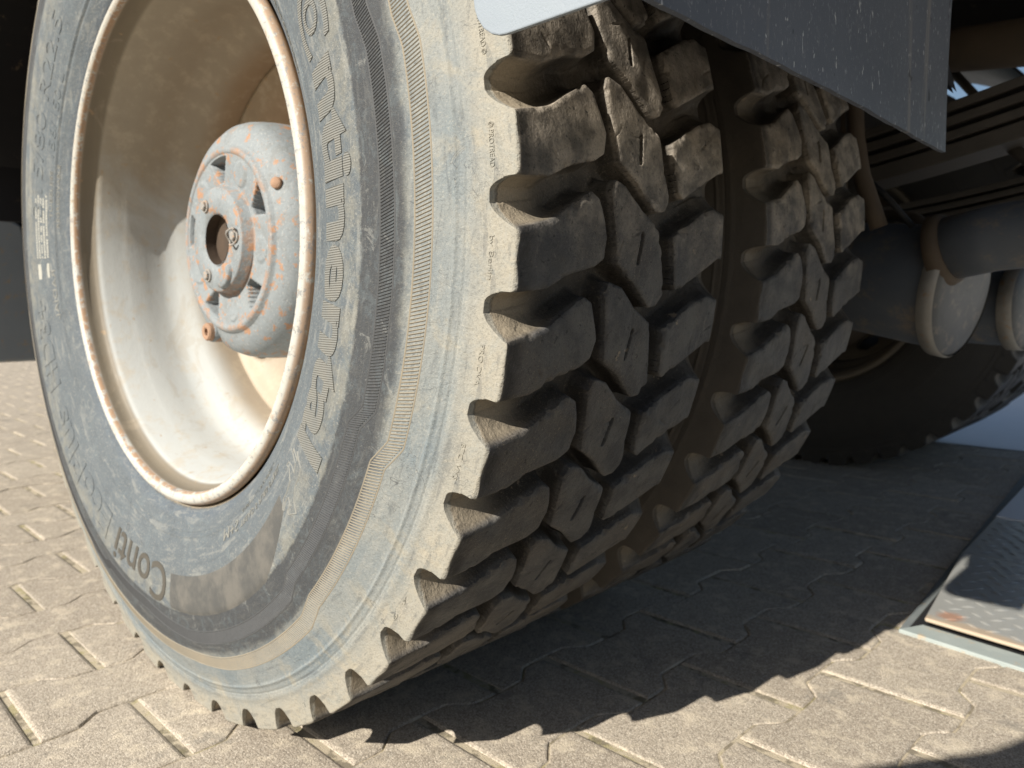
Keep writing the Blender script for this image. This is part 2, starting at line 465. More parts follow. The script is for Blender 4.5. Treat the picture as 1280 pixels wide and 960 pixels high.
def tube(bm, pts, r, seg=14, caps=True):
    pts = [Vector(p) for p in pts]
    rs = r if hasattr(r, '__len__') else [r] * len(pts)
    rings = []
    ref = Vector((0, 0, 1))
    for i, p in enumerate(pts):
        d = (pts[min(i + 1, len(pts) - 1)] - pts[max(i - 1, 0)]).normalized()
        if abs(d.dot(ref)) > .95: ref = Vector((0, 1, 0))
        a = d.cross(ref).normalized(); b = d.cross(a)
        rings.append([bm.verts.new(p + (a * math.cos(2 * PI * k / seg) + b * math.sin(2 * PI * k / seg)) * rs[i]) for k in range(seg)])
    for A, B in zip(rings, rings[1:]):
        for k in range(seg): bm.faces.new((A[k], A[(k + 1) % seg], B[(k + 1) % seg], B[k]))
    if caps:
        bm.faces.new(rings[0][::-1]); bm.faces.new(rings[-1])

def catmull(xs, ys, q):
    xs = np.asarray(xs, float); ys = np.asarray(ys, float)
    m = np.gradient(ys, xs)
    i = np.clip(np.searchsorted(xs, q) - 1, 0, len(xs) - 2)
    h = xs[i + 1] - xs[i]; t = np.clip((q - xs[i]) / h, 0, 1)
    return (2*t**3-3*t**2+1)*ys[i] + (t**3-2*t**2+t)*h*m[i] + (-2*t**3+3*t**2)*ys[i+1] + (t**3-t**2)*h*m[i+1]

# ------------------------------------------------------------------ the truck
truck = obj('truck', None, label='dusty grey truck resting on twin rear tyres over the paving', category='truck')


# ---- tyre geometry
R = 0.5337; Y1 = 0.0028; WT = 0.2652; NP = 45; PITCH = 2 * PI / NP; DUAL = 0.3479
D_G = 0.0205
def ysw(r):
    r = np.asarray(r, float)
    y = catmull([.296, .303, .318, .345, .370, .395, .420, .445, .465, .485, .505, .5337],
                [.014, .004, -.0070, -.0180, -.0240, -.0275, -.0270, -.0225, -.0160, -.0090, -.0035, .0028], r)
    for c, w, h in ((.4875, .0016, .0010), (.5010, .0022, .0007), (.3300, .0015, .0008), (.3265, .0012, -.0008), (.4950, .0009, -.0006)):
        y = y - h * np.exp(-((r - c) / w) ** 2)
    y = y + .0008 * (1 / (1 + np.exp(-(r - .4075) / .0006))) * (1 / (1 + np.exp((r - .4480) / .002)))
    return y
deg = PI / 180 * R * 8.0 / 8.18
polyL = [(-.03, 5.0), (.000, 4.9), (.038, 5.9), (.058, 7.2), (.079, 8.4), (.088, 7.9), (.099, 4.9), (.096, 3.3), (.084, 2.6), (.060, 2.0), (.034, .8), (.0, .5), (-.03, .5)]
polyM = [(.106, 9.66), (.122, 9.2), (.142, 7.45), (.167, 6.1), (.180, .5), (.172, -.55), (.160, -.7), (.136, 1.42), (.113, 2.9), (.102, 8.6)]
polyR = [(.187, 5.5), (.232, 8.0), (.250, 8.6), (.262, 8.3), (.300, 8.2), (.300, 4.0), (.262, 4.0), (.251, 3.4), (.200, .8), (.194, 1.3)]
def prep(poly, rho):
    p = np.array([((a if i else b), 0) for i, (a, b) in enumerate(poly)], float)
    p = np.array([(b * deg, a) for a, b in poly])      # (u, y)
    area = .5 * np.sum(p[:, 0] * np.roll(p[:, 1], -1) - np.roll(p[:, 0], -1) * p[:, 1])
    if area < 0: p = p[::-1]
    n = len(p); out = []
    for i in range(n):
        a, b, c = p[i - 1], p[i], p[(i + 1) % n]
        d1 = (b - a) / np.linalg.norm(b - a); d2 = (c - b) / np.linalg.norm(c - b)
        n1 = np.array([-d1[1], d1[0]]); n2 = np.array([-d2[1], d2[0]])
        k = rho / (1 + max(n1 @ n2, -.3))
        out.append(b + (n1 + n2) * k)
    return np.array(out)
def sd_poly(u, y, p):
    d = np.full(u.shape, 1e9); inside = np.zeros(u.shape, bool)
    n = len(p)
    for i in range(n):
        a = p[i - 1]; b = p[i]
        e = b - a; w0 = u - a[0]; w1 = y - a[1]
        t = np.clip((w0 * e[0] + w1 * e[1]) / (e @ e), 0, 1)
        d = np.minimum(d, (w0 - e[0] * t) ** 2 + (w1 - e[1] * t) ** 2)
        cr = ((a[1] > y) != (b[1] > y)) & (u < (b[0] - a[0]) * (y - a[1]) / (b[1] - a[1] + 1e-12) + a[0])
        inside ^= cr
    d = np.sqrt(d)
    return np.where(inside, -d, d)
RHO = .0035
PL = [prep(q, RHO) for q in (polyL, polyM, polyR)]
PU = PITCH * R
def all_sd(u, y):
    ds = []
    for q in PL:
        for k in (-2, -1, 0, 1, 2):
            ds.append(sd_poly(u - k * PU, y, q) - RHO)
    return np.array(ds)                   # index b*5 + (k+2)
def wall_w(y):
    w = np.interp(y, [-.02, .004, .022, .050, .215, .245, .262, .30], [.0165, .0165, .012, .0058, .0058, .012, .0165, .0165])
    return w
def drop(d, y, u, gu=0):
    w = wall_w(y)
    sh = np.clip((w - .0058) / (.0165 - .0058), 0, 1)          # 1 on the shoulders
    s_ = 1 / (1 + np.exp(-gu / .25))                          # 1 where the wall faces up
    t = np.clip(d / w, 0, 1)
    dp0 = np.sqrt(np.clip(1 - (1 - t) ** 2.0, 0, 1))
    tu = np.clip(d / .0205, 0, 1); td = np.clip(d / .0090, 0, 1)
    dps = s_ * np.sin(PI / 2 * tu) ** .92 + (1 - s_) * np.sqrt(np.clip(1 - (1 - td) ** 2.0, 0, 1))
    dp = D_G * ((1 - sh) * dp0 + sh * dps)
    dp = dp + .0012 * np.clip((d + .0038) / .0038, 0, 1) ** 2
    # sipe in the middle block
    for k in (-1, 0, 1, 2):
        a = np.array([5.5 * deg + k * PU, .1425]); b = np.array([3.2 * deg + k * PU, .1390])
        e = b - a; tt = np.clip(((u - a[0]) * e[0] + (y - a[1]) * e[1]) / (e @ e), 0, 1)
        ds = np.hypot(u - a[0] - e[0] * tt, y - a[1] - e[1] * tt)
        dp = np.maximum(dp, .009 * np.clip((.0019 - ds) / .0010, 0, 1))
    return dp

def tyre_grid(nu_per_pitch, dy, k0, k1):
    """grid over u = [k0, k1] pitches; returns arrays (cols, rows)"""
    nu = int(round((k1 - k0) * nu_per_pitch))
    u = k0 * PU + np.arange(nu + 1) * (PU / nu_per_pitch)
    rs = np.concatenate([np.arange(.4990, .5100, .0018), np.arange(.5100, .5325, dy * 1.05)])
    side = [(float(ysw(r)), r, -1) for r in rs]
    cr = .0016
    corner = [(Y1 - .0001 + cr * (1 - math.cos(a)), R - cr + cr * math.sin(a), -1) for a in (rad(15), rad(50))]
    ny = int(round((WT - 2 * cr) / dy))
    mid = [(Y1 + cr + (WT - 2 * cr) * i / ny, R, 0) for i in range(ny + 1)]
    cc = Y1 + WT / 2
    prof = side + corner + mid + [(2 * cc - a, b, 1) for a, b, c in reversed(side + corner)]
    py = np.array([q[0] for q in prof]); pr = np.array([q[1] for q in prof]); pk = np.array([q[2] for q in prof])
    U, Yg = np.meshgrid(u, py, indexing='ij')
    Rg = np.broadcast_to(pr, U.shape).copy(); Kg = np.broadcast_to(pk, U.shape)
    U = U.copy(); Yg = Yg.copy()
    cell = max(PU / nu_per_pitch, dy)
    eps = 1e-4
    for it in range(3):
        d = all_sd(U, Yg).min(0)
        gu = (all_sd(U + eps, Yg).min(0) - d) / eps; gy = (all_sd(U, Yg + eps).min(0) - d) / eps
        g = np.maximum(np.hypot(gu, gy), .3)
        ww = wall_w(Yg)
        lv = np.where(np.abs(d) < .56 * cell, 0, np.where(np.abs(d - ww) < .5 * cell, ww, np.nan))
        mv = np.where(np.isnan(lv), 0, lv - d)
        mv = np.where((Kg == 0) & (ww < .0075), mv, np.where(lv == 0, mv, 0))
        onlyu = Kg != 0
        U += np.where(onlyu, np.where(np.abs(gu) > .5, mv / np.where(np.abs(gu) > .5, gu, 1), 0), mv * gu / g)
        Yg += np.where(onlyu, 0, mv * gy / g)
    sds = all_sd(U, Yg); d = sds.min(0); own = sds.argmin(0)
    gu = (all_sd(U + eps, Yg).min(0) - d) / eps
    floor = R - drop(d, Yg, U, gu)
    Rg = np.minimum(Rg, floor)
    # gentle crown + wear unevenness
    th = U / R
    X = Rg * np.cos(th); Z = Rg * np.sin(th)
    P = np.stack([X, Yg, Z], -1)
    return P, d, own, Yg, Rg, Kg

def grid_normals(P):
    du = np.gradient(P, axis=0); dv = np.gradient(P, axis=1)
    N = np.cross(dv, du)
    # orient outward
    c = P.copy(); c[..., 1] -= Y1 + WT / 2
    s = np.sign((N * c).sum(-1, keepdims=True)); s[s == 0] = 1
    N = N * s
    L = np.linalg.norm(N, axis=-1, keepdims=True)
    return N / np.maximum(L, 1e-12)

def extract(P, N, mask):
    """faces where mask (cols-1, rows-1) True -> V, F, normals"""
    nc, nr = P.shape[:2]
    idx = np.arange(nc * nr).reshape(nc, nr)
    a = idx[:-1, :-1][mask]; b = idx[1:, :-1][mask]; c = idx[1:, 1:][mask]; d = idx[:-1, 1:][mask]
    F = np.stack([a, d, c, b], 1)
    used, inv = np.unique(F.ravel(), return_inverse=True)
    return P.reshape(-1, 3)[used], inv.reshape(F.shape), N.reshape(-1, 3)[used]

def rot_y(V, t):      # rotates so that angle (x,z) grows by t
    c, s = math.cos(t), math.sin(t)
    o = V.copy(); o[:, 0] = V[:, 0] * c - V[:, 2] * s; o[:, 2] = V[:, 0] * s + V[:, 2] * c
    return o

def side_rev(seg):
    """smooth sidewalls from the bead to r=.499 and the closing inner surface"""
    rs = np.unique(np.concatenate([np.linspace(.297, .4990, 70), np.linspace(.322, .334, 12), np.linspace(.404, .412, 10), np.linspace(.484, .4989, 16)]))
    rs = np.append(rs[rs < .4988], .4990)
    yo = ysw(rs)
    cc = Y1 + WT / 2
    V, F = [], []
    th = np.arange(seg) * 2 * PI / seg
    for s in (0, 1):
        ys = yo if s == 0 else 2 * cc - yo
        base = sum(len(v) for v in V)
        T, RR = np.meshgrid(th, rs, indexing='ij'); YY = np.broadcast_to(ys, T.shape)
        V.append(np.stack([RR * np.cos(T), YY, RR * np.sin(T)], -1).reshape(-1, 3))
        i = np.arange(seg)[:, None]; j = np.arange(len(rs) - 1)[None]
        n = len(rs)
        a = base + i * n + j; b = base + ((i + 1) % seg) * n + j
        q = np.stack([a, a + 1, b + 1, b], -1) if s == 0 else np.stack([a, b, b + 1, a + 1], -1)
        F.append(q.reshape(-1, 4))
    return np.concatenate(V), np.concatenate(F)

NU = 88
Pg, dg, og, Yg_, Rg_, Kg_ = tyre_grid(NU, .00088, -2, 4)
Ng = grid_normals(Pg)
fd = lambda A: (A[:-1, :-1] + A[1:, :-1] + A[1:, 1:] + A[:-1, 1:]) / 4
dm = fd(dg); ym = fd(Yg_)
isb = (dm < wall_w(ym) * .97) & (fd(Rg_) > .5140)
own_f = og[:-1, :-1]
phase = -0.3 * PI / 180
block_meshes = []
wtop = np.clip(1 - dg / (wall_w(Yg_) * .9), 0, 1) ** .5
Ug = np.arctan2(Pg[..., 2], Pg[..., 0]) * R
NVAR = 4
for b in range(3):
    for vr in range(NVAR):
        dz = np.zeros_like(dg)
        for q in range(7):                      # uneven wear
            f1, f2 = rng.normal(0, 110, 2); dz += rng.normal(0, .00022) * np.sin(f1 * Ug + f2 * Yg_ + rng.uniform(0, 6))
        m_own = (og == b * 5 + 2)
        rim_pts = np.argwhere(m_own & (np.abs(dg) < .0012) & (Yg_ > .012) & (Yg_ < .255))
        for q in range(7):                      # chipped edges and small cuts
            i_, j_ = rim_pts[rng.integers(len(rim_pts))]
            rr0 = rng.uniform(.0015, .0042)
            dz -= rng.uniform(.0008, .0026) * np.exp(-(((Ug - Ug[i_, j_]) ** 2 + (Yg_ - Yg_[i_, j_]) ** 2) / rr0 ** 2))
        for q in range(2):
            u0 = Ug[m_own].mean() + rng.normal(0, .012); y0 = Yg_[m_own].mean() + rng.normal(0, .016); an = rng.uniform(0, 3.1)
            a_ = (Ug - u0) * math.cos(an) + (Yg_ - y0) * math.sin(an); b_ = -(Ug - u0) * math.sin(an) + (Yg_ - y0) * math.cos(an)
            dz -= .0011 * np.exp(-(a_ / rng.uniform(.003, .008)) ** 2 - (b_ / .0009) ** 2)
        dz *= wtop * np.where(Kg_ == 0, 1, 0)
        rad_ = Pg.copy(); rad_[..., 1] = 0; rad_ /= np.linalg.norm(rad_, axis=-1, keepdims=True)
        Pv = Pg + rad_ * dz[..., None]
        V, F, N = extract(Pv, grid_normals(Pv), isb & (own_f == b * 5 + 2))
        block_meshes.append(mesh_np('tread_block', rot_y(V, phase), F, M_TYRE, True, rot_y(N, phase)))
cell = np.zeros_like(isb); cell[2 * NU:3 * NU] = True
V, F, N = extract(Pg, Ng, cell & ~isb)
Vs, Fs, Ns = [], [], []
off = 0
for k in range(NP):
    Vs.append(rot_y(V, phase + k * PITCH)); Ns.append(rot_y(N, phase + k * PITCH)); Fs.append(F + off); off += len(V)
V2, F2 = side_rev(900)
# normals of the revolved sidewalls
rr = np.hypot(V2[:, 0], V2[:, 2]); sl_ = (ysw(rr + 2e-4) - ysw(rr - 2e-4)) / 4e-4
half = len(V2) // 2
ny_ = np.where(np.arange(len(V2)) < half, -1.0, 1.0); nr_ = np.where(np.arange(len(V2)) < half, sl_, sl_)
N2 = np.stack([nr_ * V2[:, 0] / rr, ny_, nr_ * V2[:, 2] / rr], 1); N2 /= np.linalg.norm(N2, axis=1, keepdims=True)
Vs.append(V2); Fs.append(F2 + off); Ns.append(N2)
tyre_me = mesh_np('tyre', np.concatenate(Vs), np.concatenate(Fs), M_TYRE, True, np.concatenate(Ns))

# coarse one-piece tyre for the far side of the axle
Pc, dc, oc, Yc, Rc, Kc = tyre_grid(24, .0033, 0, 1)
Vc, Fc, Nc = extract(Pc, grid_normals(Pc), np.ones((Pc.shape[0] - 1, Pc.shape[1] - 1), bool))
Vs, Fs = [], []; off = 0
for k in range(NP):
    Vs.append(rot_y(Vc, k * PITCH)); Fs.append(Fc + off); off += len(Vc)
V2, F2 = side_rev(240)
Vs.append(V2); Fs.append(F2 + off)
tyre_far_me = mesh_np('far_tyre', np.concatenate(Vs), np.concatenate(Fs), M_TYRE, True)

# ---- steel wheel (rim + disc)
def rim_mesh():
    bm = bmesh.new()
    lip = [(.0085, .2965), (.0050, .2988), (.0010, .2986), (-.0028, .2964), (-.0050, .2922), (-.0044, .2878), (-.0014, .2848), (.0030, .2838),
           (.0100, .2850), (.0170, .2835), (.0205, .2815), (.0225, .2790), (.030, .2765), (.050, .2720), (.058, .2705),
           (.062, .2695), (.085, .2685), (.102, .2680), (.112, .2660), (.124, .2600), (.136, .2520), (.146, .2475), (.158, .2455), (.215, .2450),
           (.2285, .2470), (.2285, .2900), (.2300, .2970), (.2270, .2980)]
    revolve(bm, lip, 256)
    me = bpy.data.meshes.new('wheel'); bmesh.ops.recalc_face_normals(bm, faces=bm.faces[:])
    bm.to_mesh(me); bm.free(); me.materials.append(M_RIM)
    me.polygons.foreach_set('use_smooth', [True] * len(me.polygons))
    return me
def disc_mesh():
    # dished disc with eight hand holes
    nt_, nr = 256, 40
    r = np.linspace(.140, .2462, nr)
    y = catmull([.140, .168, .180, .200, .225, .240, .2462], [.262, .262, .256, .224, .196, .188, .184], r)
    th = np.arange(nt_) * 2 * PI / nt_
    T, RR = np.meshgrid(th, r, indexing='ij'); YY = np.broadcast_to(y, T.shape)
    k = 5; ph = rad(-71)
    c = ph + np.round((T - ph) / (2 * PI / k)) * (2 * PI / k)
    du = (T - c) * .208 / .033; dv = (RR - .208) / .021
    q = np.hypot(du, dv)
    sc = np.where(np.abs(q - 1) < .12, 1 / np.maximum(q, .1), 1)
    T = c + (T - c) * sc; RR = .208 + (RR - .208) * sc
    V = np.stack([RR * np.cos(T), YY, RR * np.sin(T)], -1)
    i = np.arange(nt_)[:, None]; j = np.arange(nr - 1)[None]
    a = i * nr + j; b = ((i + 1) % nt_) * nr + j
    F = np.stack([a, a + 1, b + 1, b], -1)
    qm = (q[:, :-1] + q[:, 1:] + np.roll(q, -1, 0)[:, :-1] + np.roll(q, -1, 0)[:, 1:]) / 4
    F = F[qm > 1.0]
    return mesh_np('wheel_disc', V.reshape(-1, 3), F.reshape(-1, 4), M_RIM, True)
rim_me = rim_mesh(); disc_me = disc_mesh()
rnd_v = random.Random(11)
def use_mat(o, mat):
    o.material_slots[0].link = 'OBJECT'; o.material_slots[0].material = mat
M_RIM_D = mat_simple('muddy_shaded_rim', (.10, .085, .065), (.16, .135, .10), 20, .7)  # rim copy with mud and shade put into its colour
def wheel(y, ph, label=None, mirror=False, far=False):
    w = obj('wheel', rim_me, truck)
    w.location = (0, y, HC)
    w.rotation_euler = (0, -ph, 0)
    if label: w['label'] = label
    d = obj('wheel_disc', disc_me, w)
    sd = d.modifiers.new('thickness', 'SOLIDIFY'); sd.thickness = .010; sd.offset = 0
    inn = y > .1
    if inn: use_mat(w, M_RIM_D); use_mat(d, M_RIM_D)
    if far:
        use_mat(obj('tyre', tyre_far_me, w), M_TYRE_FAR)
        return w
    ty = obj('tyre', tyre_me, w)
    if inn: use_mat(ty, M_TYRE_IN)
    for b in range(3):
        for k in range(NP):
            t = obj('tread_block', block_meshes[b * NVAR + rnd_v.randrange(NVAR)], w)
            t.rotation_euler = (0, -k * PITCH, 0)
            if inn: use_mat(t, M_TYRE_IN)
    return w
w_out = wheel(0, 0, 'outer twin wheel with cream rim and chalky lettered sidewall')
w_in = wheel(DUAL, rad(-2.9), 'inner twin wheel with dark muddy tread')
w_far = wheel(1.790, rad(3), 'shaded wheel on the far end of the axle', far=True)
w_far2 = wheel(1.790 + DUAL, rad(1), 'outermost far side wheel hidden in shade', far=True)

# ---- moulded lettering
def text_mesh(s, size, bold=0.0, ext=.0005, font_shear=0.0, spacing=1.0):
    cu = bpy.data.curves.new('t', 'FONT'); cu.body = s; cu.size = size; cu.extrude = ext; cu.offset = bold
    cu.shear = font_shear; cu.space_character = spacing; cu.resolution_u = 4
    o = bpy.data.objects.new('t', cu); C.collection.objects.link(o)
    dg_ = C.evaluated_depsgraph_get()
    me = bpy.data.meshes.new_from_object(o.evaluated_get(dg_))
    bpy.data.objects.remove(o)
    bm = bmesh.new(); bm.from_mesh(me); bpy.data.meshes.remove(me)
    return bm
def wrap_text(s, size, r0, ang0, ang1, mat, parent, name='lettering', h=.0007, bold=0, shear=0, label=None, sink=.0006, yfun=None):
    bm = text_mesh(s, size, bold, .0005, shear)
    xs = [v.co.x for v in bm.verts]; x0, x1 = min(xs), max(xs)
    span = rad(ang0 - ang1)
    for e in range(2):
        long = [ed for ed in bm.edges if ed.calc_length() > .012]
        if long: bmesh.ops.subdivide_edges(bm, edges=long, cuts=1)
    bmesh.ops.triangulate(bm, faces=bm.faces[:])
    for v in bm.verts:
        t = rad(ang0) - span * (v.co.x - x0) / (x1 - x0)
        r = r0 + v.co.y
        y = float((yfun or ysw)(r)) - (h if v.co.z > 0 else -sink)
        v.co = (r * math.cos(t), y, r * math.sin(t))
    return bm_obj(name, bm, mat, parent, **({'label': label} if label else {}))

wrap_text('C', .068, .350, 26.5, 17.8, M_LET, w_out, label='ribbed raised letter C')
wrap_text('o', .052, .3600, 24.0, 19.8, M_LET, w_out, label='small ribbed o nested in the letter C')
wrap_text('ntinental', .063, .3560, 16.2, -32.0, M_LET, w_out, label='ribbed raised lettering ntinental', bold=.0022)
wrap_text('Conti', .060, .3640, -86.2, -108.5, M_LETD, w_out, label='dark lettering Conti at the foot of the sidewall', bold=.0004)
wrap_text('EcoPlus', .050, .3620, -112.5, -145, M_TYRE, w_out, bold=.0008)
wrap_text('HD3+', .046, .3600, -150, -170, M_TYRE, w_out, bold=.0008)
wrap_text('315/80 R22.5', .036, .3550, 172, 128, M_TYRE, w_out)
wrap_text('156/150 L', .018, .333, 158, 138, M_TYRE, w_out, h=.0006)
wrap_text('TUBELESS', .008, .3335, 172, 161, M_LETS, w_out, h=.0005)
wrap_text('REGROOVABLE', .008, .3215, 174, 159, M_LETS, w_out, h=.0005)
wrap_text('RADIAL', .011, .334, -176, -164, M_LETS, w_out, h=.0005)
wrap_text('M+S', .016, .333, -64, -58, M_LETS, w_out, h=.0006)
wrap_text('TREAD 5 PLIES STEEL', .008, .338, -57, -40, M_LETS, w_out, h=.0005)
wrap_text('SIDEWALL 1 PLY STEEL', .006, .327, -56, -42, M_LETS, w_out, h=.0005)
wrap_text('MADE IN GERMANY', .007, .3165, 38, 20, M_LETS, w_out, h=.0005)
for k, s_ in ((0, '\u00a9 PROTREAD'), (-1, 'by Berlin'), (-2, 'PRO DVA'), (-3, 'BTC  VMS'), (1, 'PROTREAD \u00a9'), (-5, '4  9')):
    wrap_text(s_, .0052, .5130, 4.1 + k * 8.0, .9 + k * 8.0, M_TYRE, w_out, h=.0005)

# ribbed hatch bands that step in and out
def band_r(t, kind):
    d = math.degrees(t)
    if kind == 0:
        xs = [-180, -170, -168, -140, -138, -112, -110, -95, -86, -79, -49.5, -47, -23.5, -21, 13.5, 17, 60, 62, 110, 112, 150, 152, 180]
        ys = [.434, .434, .426, .426, .433, .433, .424, .420, .4275, .4325, .4325, .4250, .4240, .4350, .4335, .4290, .429, .436, .436, .428, .428, .434, .434]
    else:
        xs = [-180, -150, -148, -120, -118, -95, -82, -72, -49.5, -46, -25.8, -23, 12, 15, 60, 62, 110, 112, 180]
        ys = [.462, .462, .454, .454, .460, .457, .457, .461, .4605, .454, .454, .464, .464, .4600, .460, .465, .465, .458, .462]
    return float(np.interp(d, xs, ys))
def rib_band(kind, w, pitch, mat):
    n = int(2 * PI * .44 / pitch)
    V, F = [], []
    slant = .0045
    for i in range(n):
        t = -PI + 2 * PI * i / n
        for sgn in (0,):
            rc = band_r(t, kind)
            pts = []
            for k in range(4):
                f = k / 3
                r = rc - w / 2 + w * f
                tt = t + slant * (f - .5) / rc
                hw = pitch * .27 / rc
                y = float(0)
                pts.append((r, tt, hw))
            b = len(V)
            for r, tt, hw in pts:
                V.append((r, tt - hw, 0)); V.append((r, tt, 1)); V.append((r, tt + hw, 0))
            for k in range(3):
                a = b + 3 * k
                F.append((a, a + 1, a + 4, a + 3)); F.append((a + 1, a + 2, a + 5, a + 4))
    V = np.array(V)
    y = ysw(V[:, 0]) - np.where(V[:, 2] > 0, .0007, -.0001)
    P = np.stack([V[:, 0] * np.cos(V[:, 1]), y, V[:, 0] * np.sin(V[:, 1])], 1)
    me = mesh_np('rib_band', P, F, mat, False)
    return obj('rib_band', me, w_out, kind='stuff')
def rib_edge(kind, off, h=.0009, mat=None):
    V, F = [], []
    n = 1400
    for i in range(n):
        t = -PI + 2 * PI * i / n
        rc = band_r(t, kind) + off
        for dr, hh in ((-.0008, -.0002), (0, h), (.0008, -.0002)):
            r = rc + dr
            V.append((r * math.cos(t), float(ysw(r)) - hh, r * math.sin(t)))
    for i in range(n):
        a = 3 * i; b = 3 * ((i + 1) % n)
        F += [(a, b, b + 1, a + 1), (a + 1, b + 1, b + 2, a + 2)]
    obj('moulded_line', mesh_np('moulded_line', np.array(V), F, mat, True), w_out)
M_BAND1 = mat_simple('dark_ribbed_rubber', (.050, .054, .058), (.08, .083, .088), 60, .75, 0, .3)
M_BAND2 = mat_simple('sandy_ribbed_rubber', (.17, .165, .145), (.30, .255, .185), 22, .8, 0, .3)
rib_band(0, .0115, .0024, M_BAND1); rib_band(1, .0115, .0026, M_BAND2)
rib_edge(0, -.0066, .0008, M_BAND1); rib_edge(0, .0066, .0008, M_BAND1)
rib_edge(1, -.0066, .0008, M_BAND2); rib_edge(1, .0066, .0008, M_BAND2)

def arc_patch(name, r0, r1, a0, a1, mat, h=.0004, n=60, rf=None, label=None):
    V, F = [], []
    m_ = 14
    for i in range(n + 1):
        t = rad(a0 + (a1 - a0) * i / n); f = i / n
        q0, q1 = (rf(f) if rf else (r0, r1))
        for j in range(m_ + 1):
            r = q0 + (q1 - q0) * j / m_
            e = 1 if 0 < i < n and 0 < j < m_ else -1
            V.append((r * math.cos(t), float(ysw(r)) - h * e, r * math.sin(t)))
    for i in range(n):
        for j in range(m_):
            a = i * (m_ + 1) + j
            F.append((a, a + 1, a + m_ + 2, a + m_ + 1))
    o = obj(name, mesh_np(name, np.array(V), F, mat, True), w_out)
    if label: o['label'] = label
M_PANEL = NT('fine_ribbed_dark_panel')
_w = M_PANEL.n('ShaderNodeTexWave', wave_type='BANDS', bands_direction='X'); M_PANEL.link(M_PANEL.pos(), _w.inputs['Vector']); _w.inputs['Scale'].default_value = 190
M_PANEL = M_PANEL.out(M_PANEL.mix(M_PANEL.ss(M_PANEL.noise(30, 5, .7), .38, .66), (.078, .080, .079), (.128, .124, .114)), .75, 0, M_PANEL.bump(_w.outputs['Fac'], .5, .0006), .3)
arc_patch('ribbed_panel', 0, 0, -85.0, -41.5, M_PANEL, rf=lambda f: (.3680 - .006 * f ** 2, .4080 + .003 * f * (1 - f) * 4 - .030 * max(0, f - .75) ** 1.3 / .165), label='darker ribbed panel below the lettering')
# moulded leaping horse emblem at the end of the lettering
horse = [(0, .2), (.10, .55), (.22, .62), (.42, .60), (.62, .78), (.70, 1.0), (.76, .93), (.90, .80), (.86, .72), (.76, .74), (.72, .55), (.86, .52), (.98, .62), (1, .56),
         (.88, .42), (.70, .42), (.52, .36), (.40, .14), (.46, 0), (.36, .02), (.30, .20), (.32, .38), (.18, .30), (.14, .06), (.06, .02), (.10, .34), (.05, .3)]
bm = bmesh.new()
vs = []
for i, (a, b) in enumerate(horse):
    for k in range(3):
        c_, d_ = horse[(i + 1) % len(horse)]
        vs.append((a + (c_ - a) * k / 3, b + (d_ - b) * k / 3))
ring = []
for a, b in vs:
    t = rad(-33.5 - 8.5 * a); r = .3540 + .042 * b
    ring.append((t, r))
for i in range(len(ring)):
    (t0, r0), (t1, r1) = ring[i], ring[(i + 1) % len(ring)]
    dx, dy = (t1 - t0) * .37, r1 - r0
    L = math.hypot(dx, dy) or 1
    nx, ny2 = -dy / L * .0006, dx / L * .0006
    q = []
    for (t, r) in ((t0, r0), (t1, r1)):
        for sg, hh in ((-1, -.0003), (0, .0009), (1, -.0003)):
            q.append(bm.verts.new(((r + ny2 * sg) * math.cos(t + nx * sg / .37), float(ysw(r)) - hh, (r + ny2 * sg) * math.sin(t + nx * sg / .37))))
    bm.faces.new((q[0], q[1], q[4], q[3])); bm.faces.new((q[1], q[2], q[5], q[4]))
bm_obj('horse_emblem', bm, M_LETS, w_out, smooth=True)
# pale stencilled data rows on the left of the sidewall
bm = bmesh.new()
def quad_arc(bm, r0, r1, a0, a1, h=.0003):
    q = []
    for r, a in ((r0, a0), (r1, a0), (r1, a1), (r0, a1)):
        t = rad(a); q.append(bm.verts.new((r * math.cos(t), float(ysw(r)) - h, r * math.sin(t))))
    bm.faces.new(q)
rnd = random.Random(3)
for row in range(5):
    r0 = .3440 + row * .0062
    a = 166.5 + rnd.uniform(0, 2)
    while a < 181:
        l = rnd.uniform(.25, .55)
        if rnd.random() > .10:
            quad_arc(bm, r0 + rnd.uniform(0, .0006), r0 + .0040 - rnd.uniform(0, .0006), a, a + l)
        a += l + .13
quad_arc(bm, .3450, .3720, 182.3, 185.6)
bm_obj('stencilled_data', bm, M_LABEL, w_out)

# ---- hub
hub_bm = bmesh.new()
revolve(hub_bm, [(.0740, 0.0), (.0740, .029)], 64)
revolve(hub_bm, [(.0620, .030), (.0605, .0315), (.0605, .0585), (.0620, .0605), (.0735, .0620), (.0745, .0635)], 64)
revolve(hub_bm, [(.0605, .0300), (.0610, .0292), (.1900, .0275), (.1900, .0001)], 64)
revolve(hub_bm, [(.0725, .0985), (.0705, .1000), (.0700, .1040), (.0715, .1070), (.0750, .1085), (.0762, .1110), (.0770, .1150), (.0820, .1260), (.0910, .1345), (.1000, .1380), (.1120, .1400), (.1260, .1412), (.2100, .1425), (.2620, .1480)], 128)
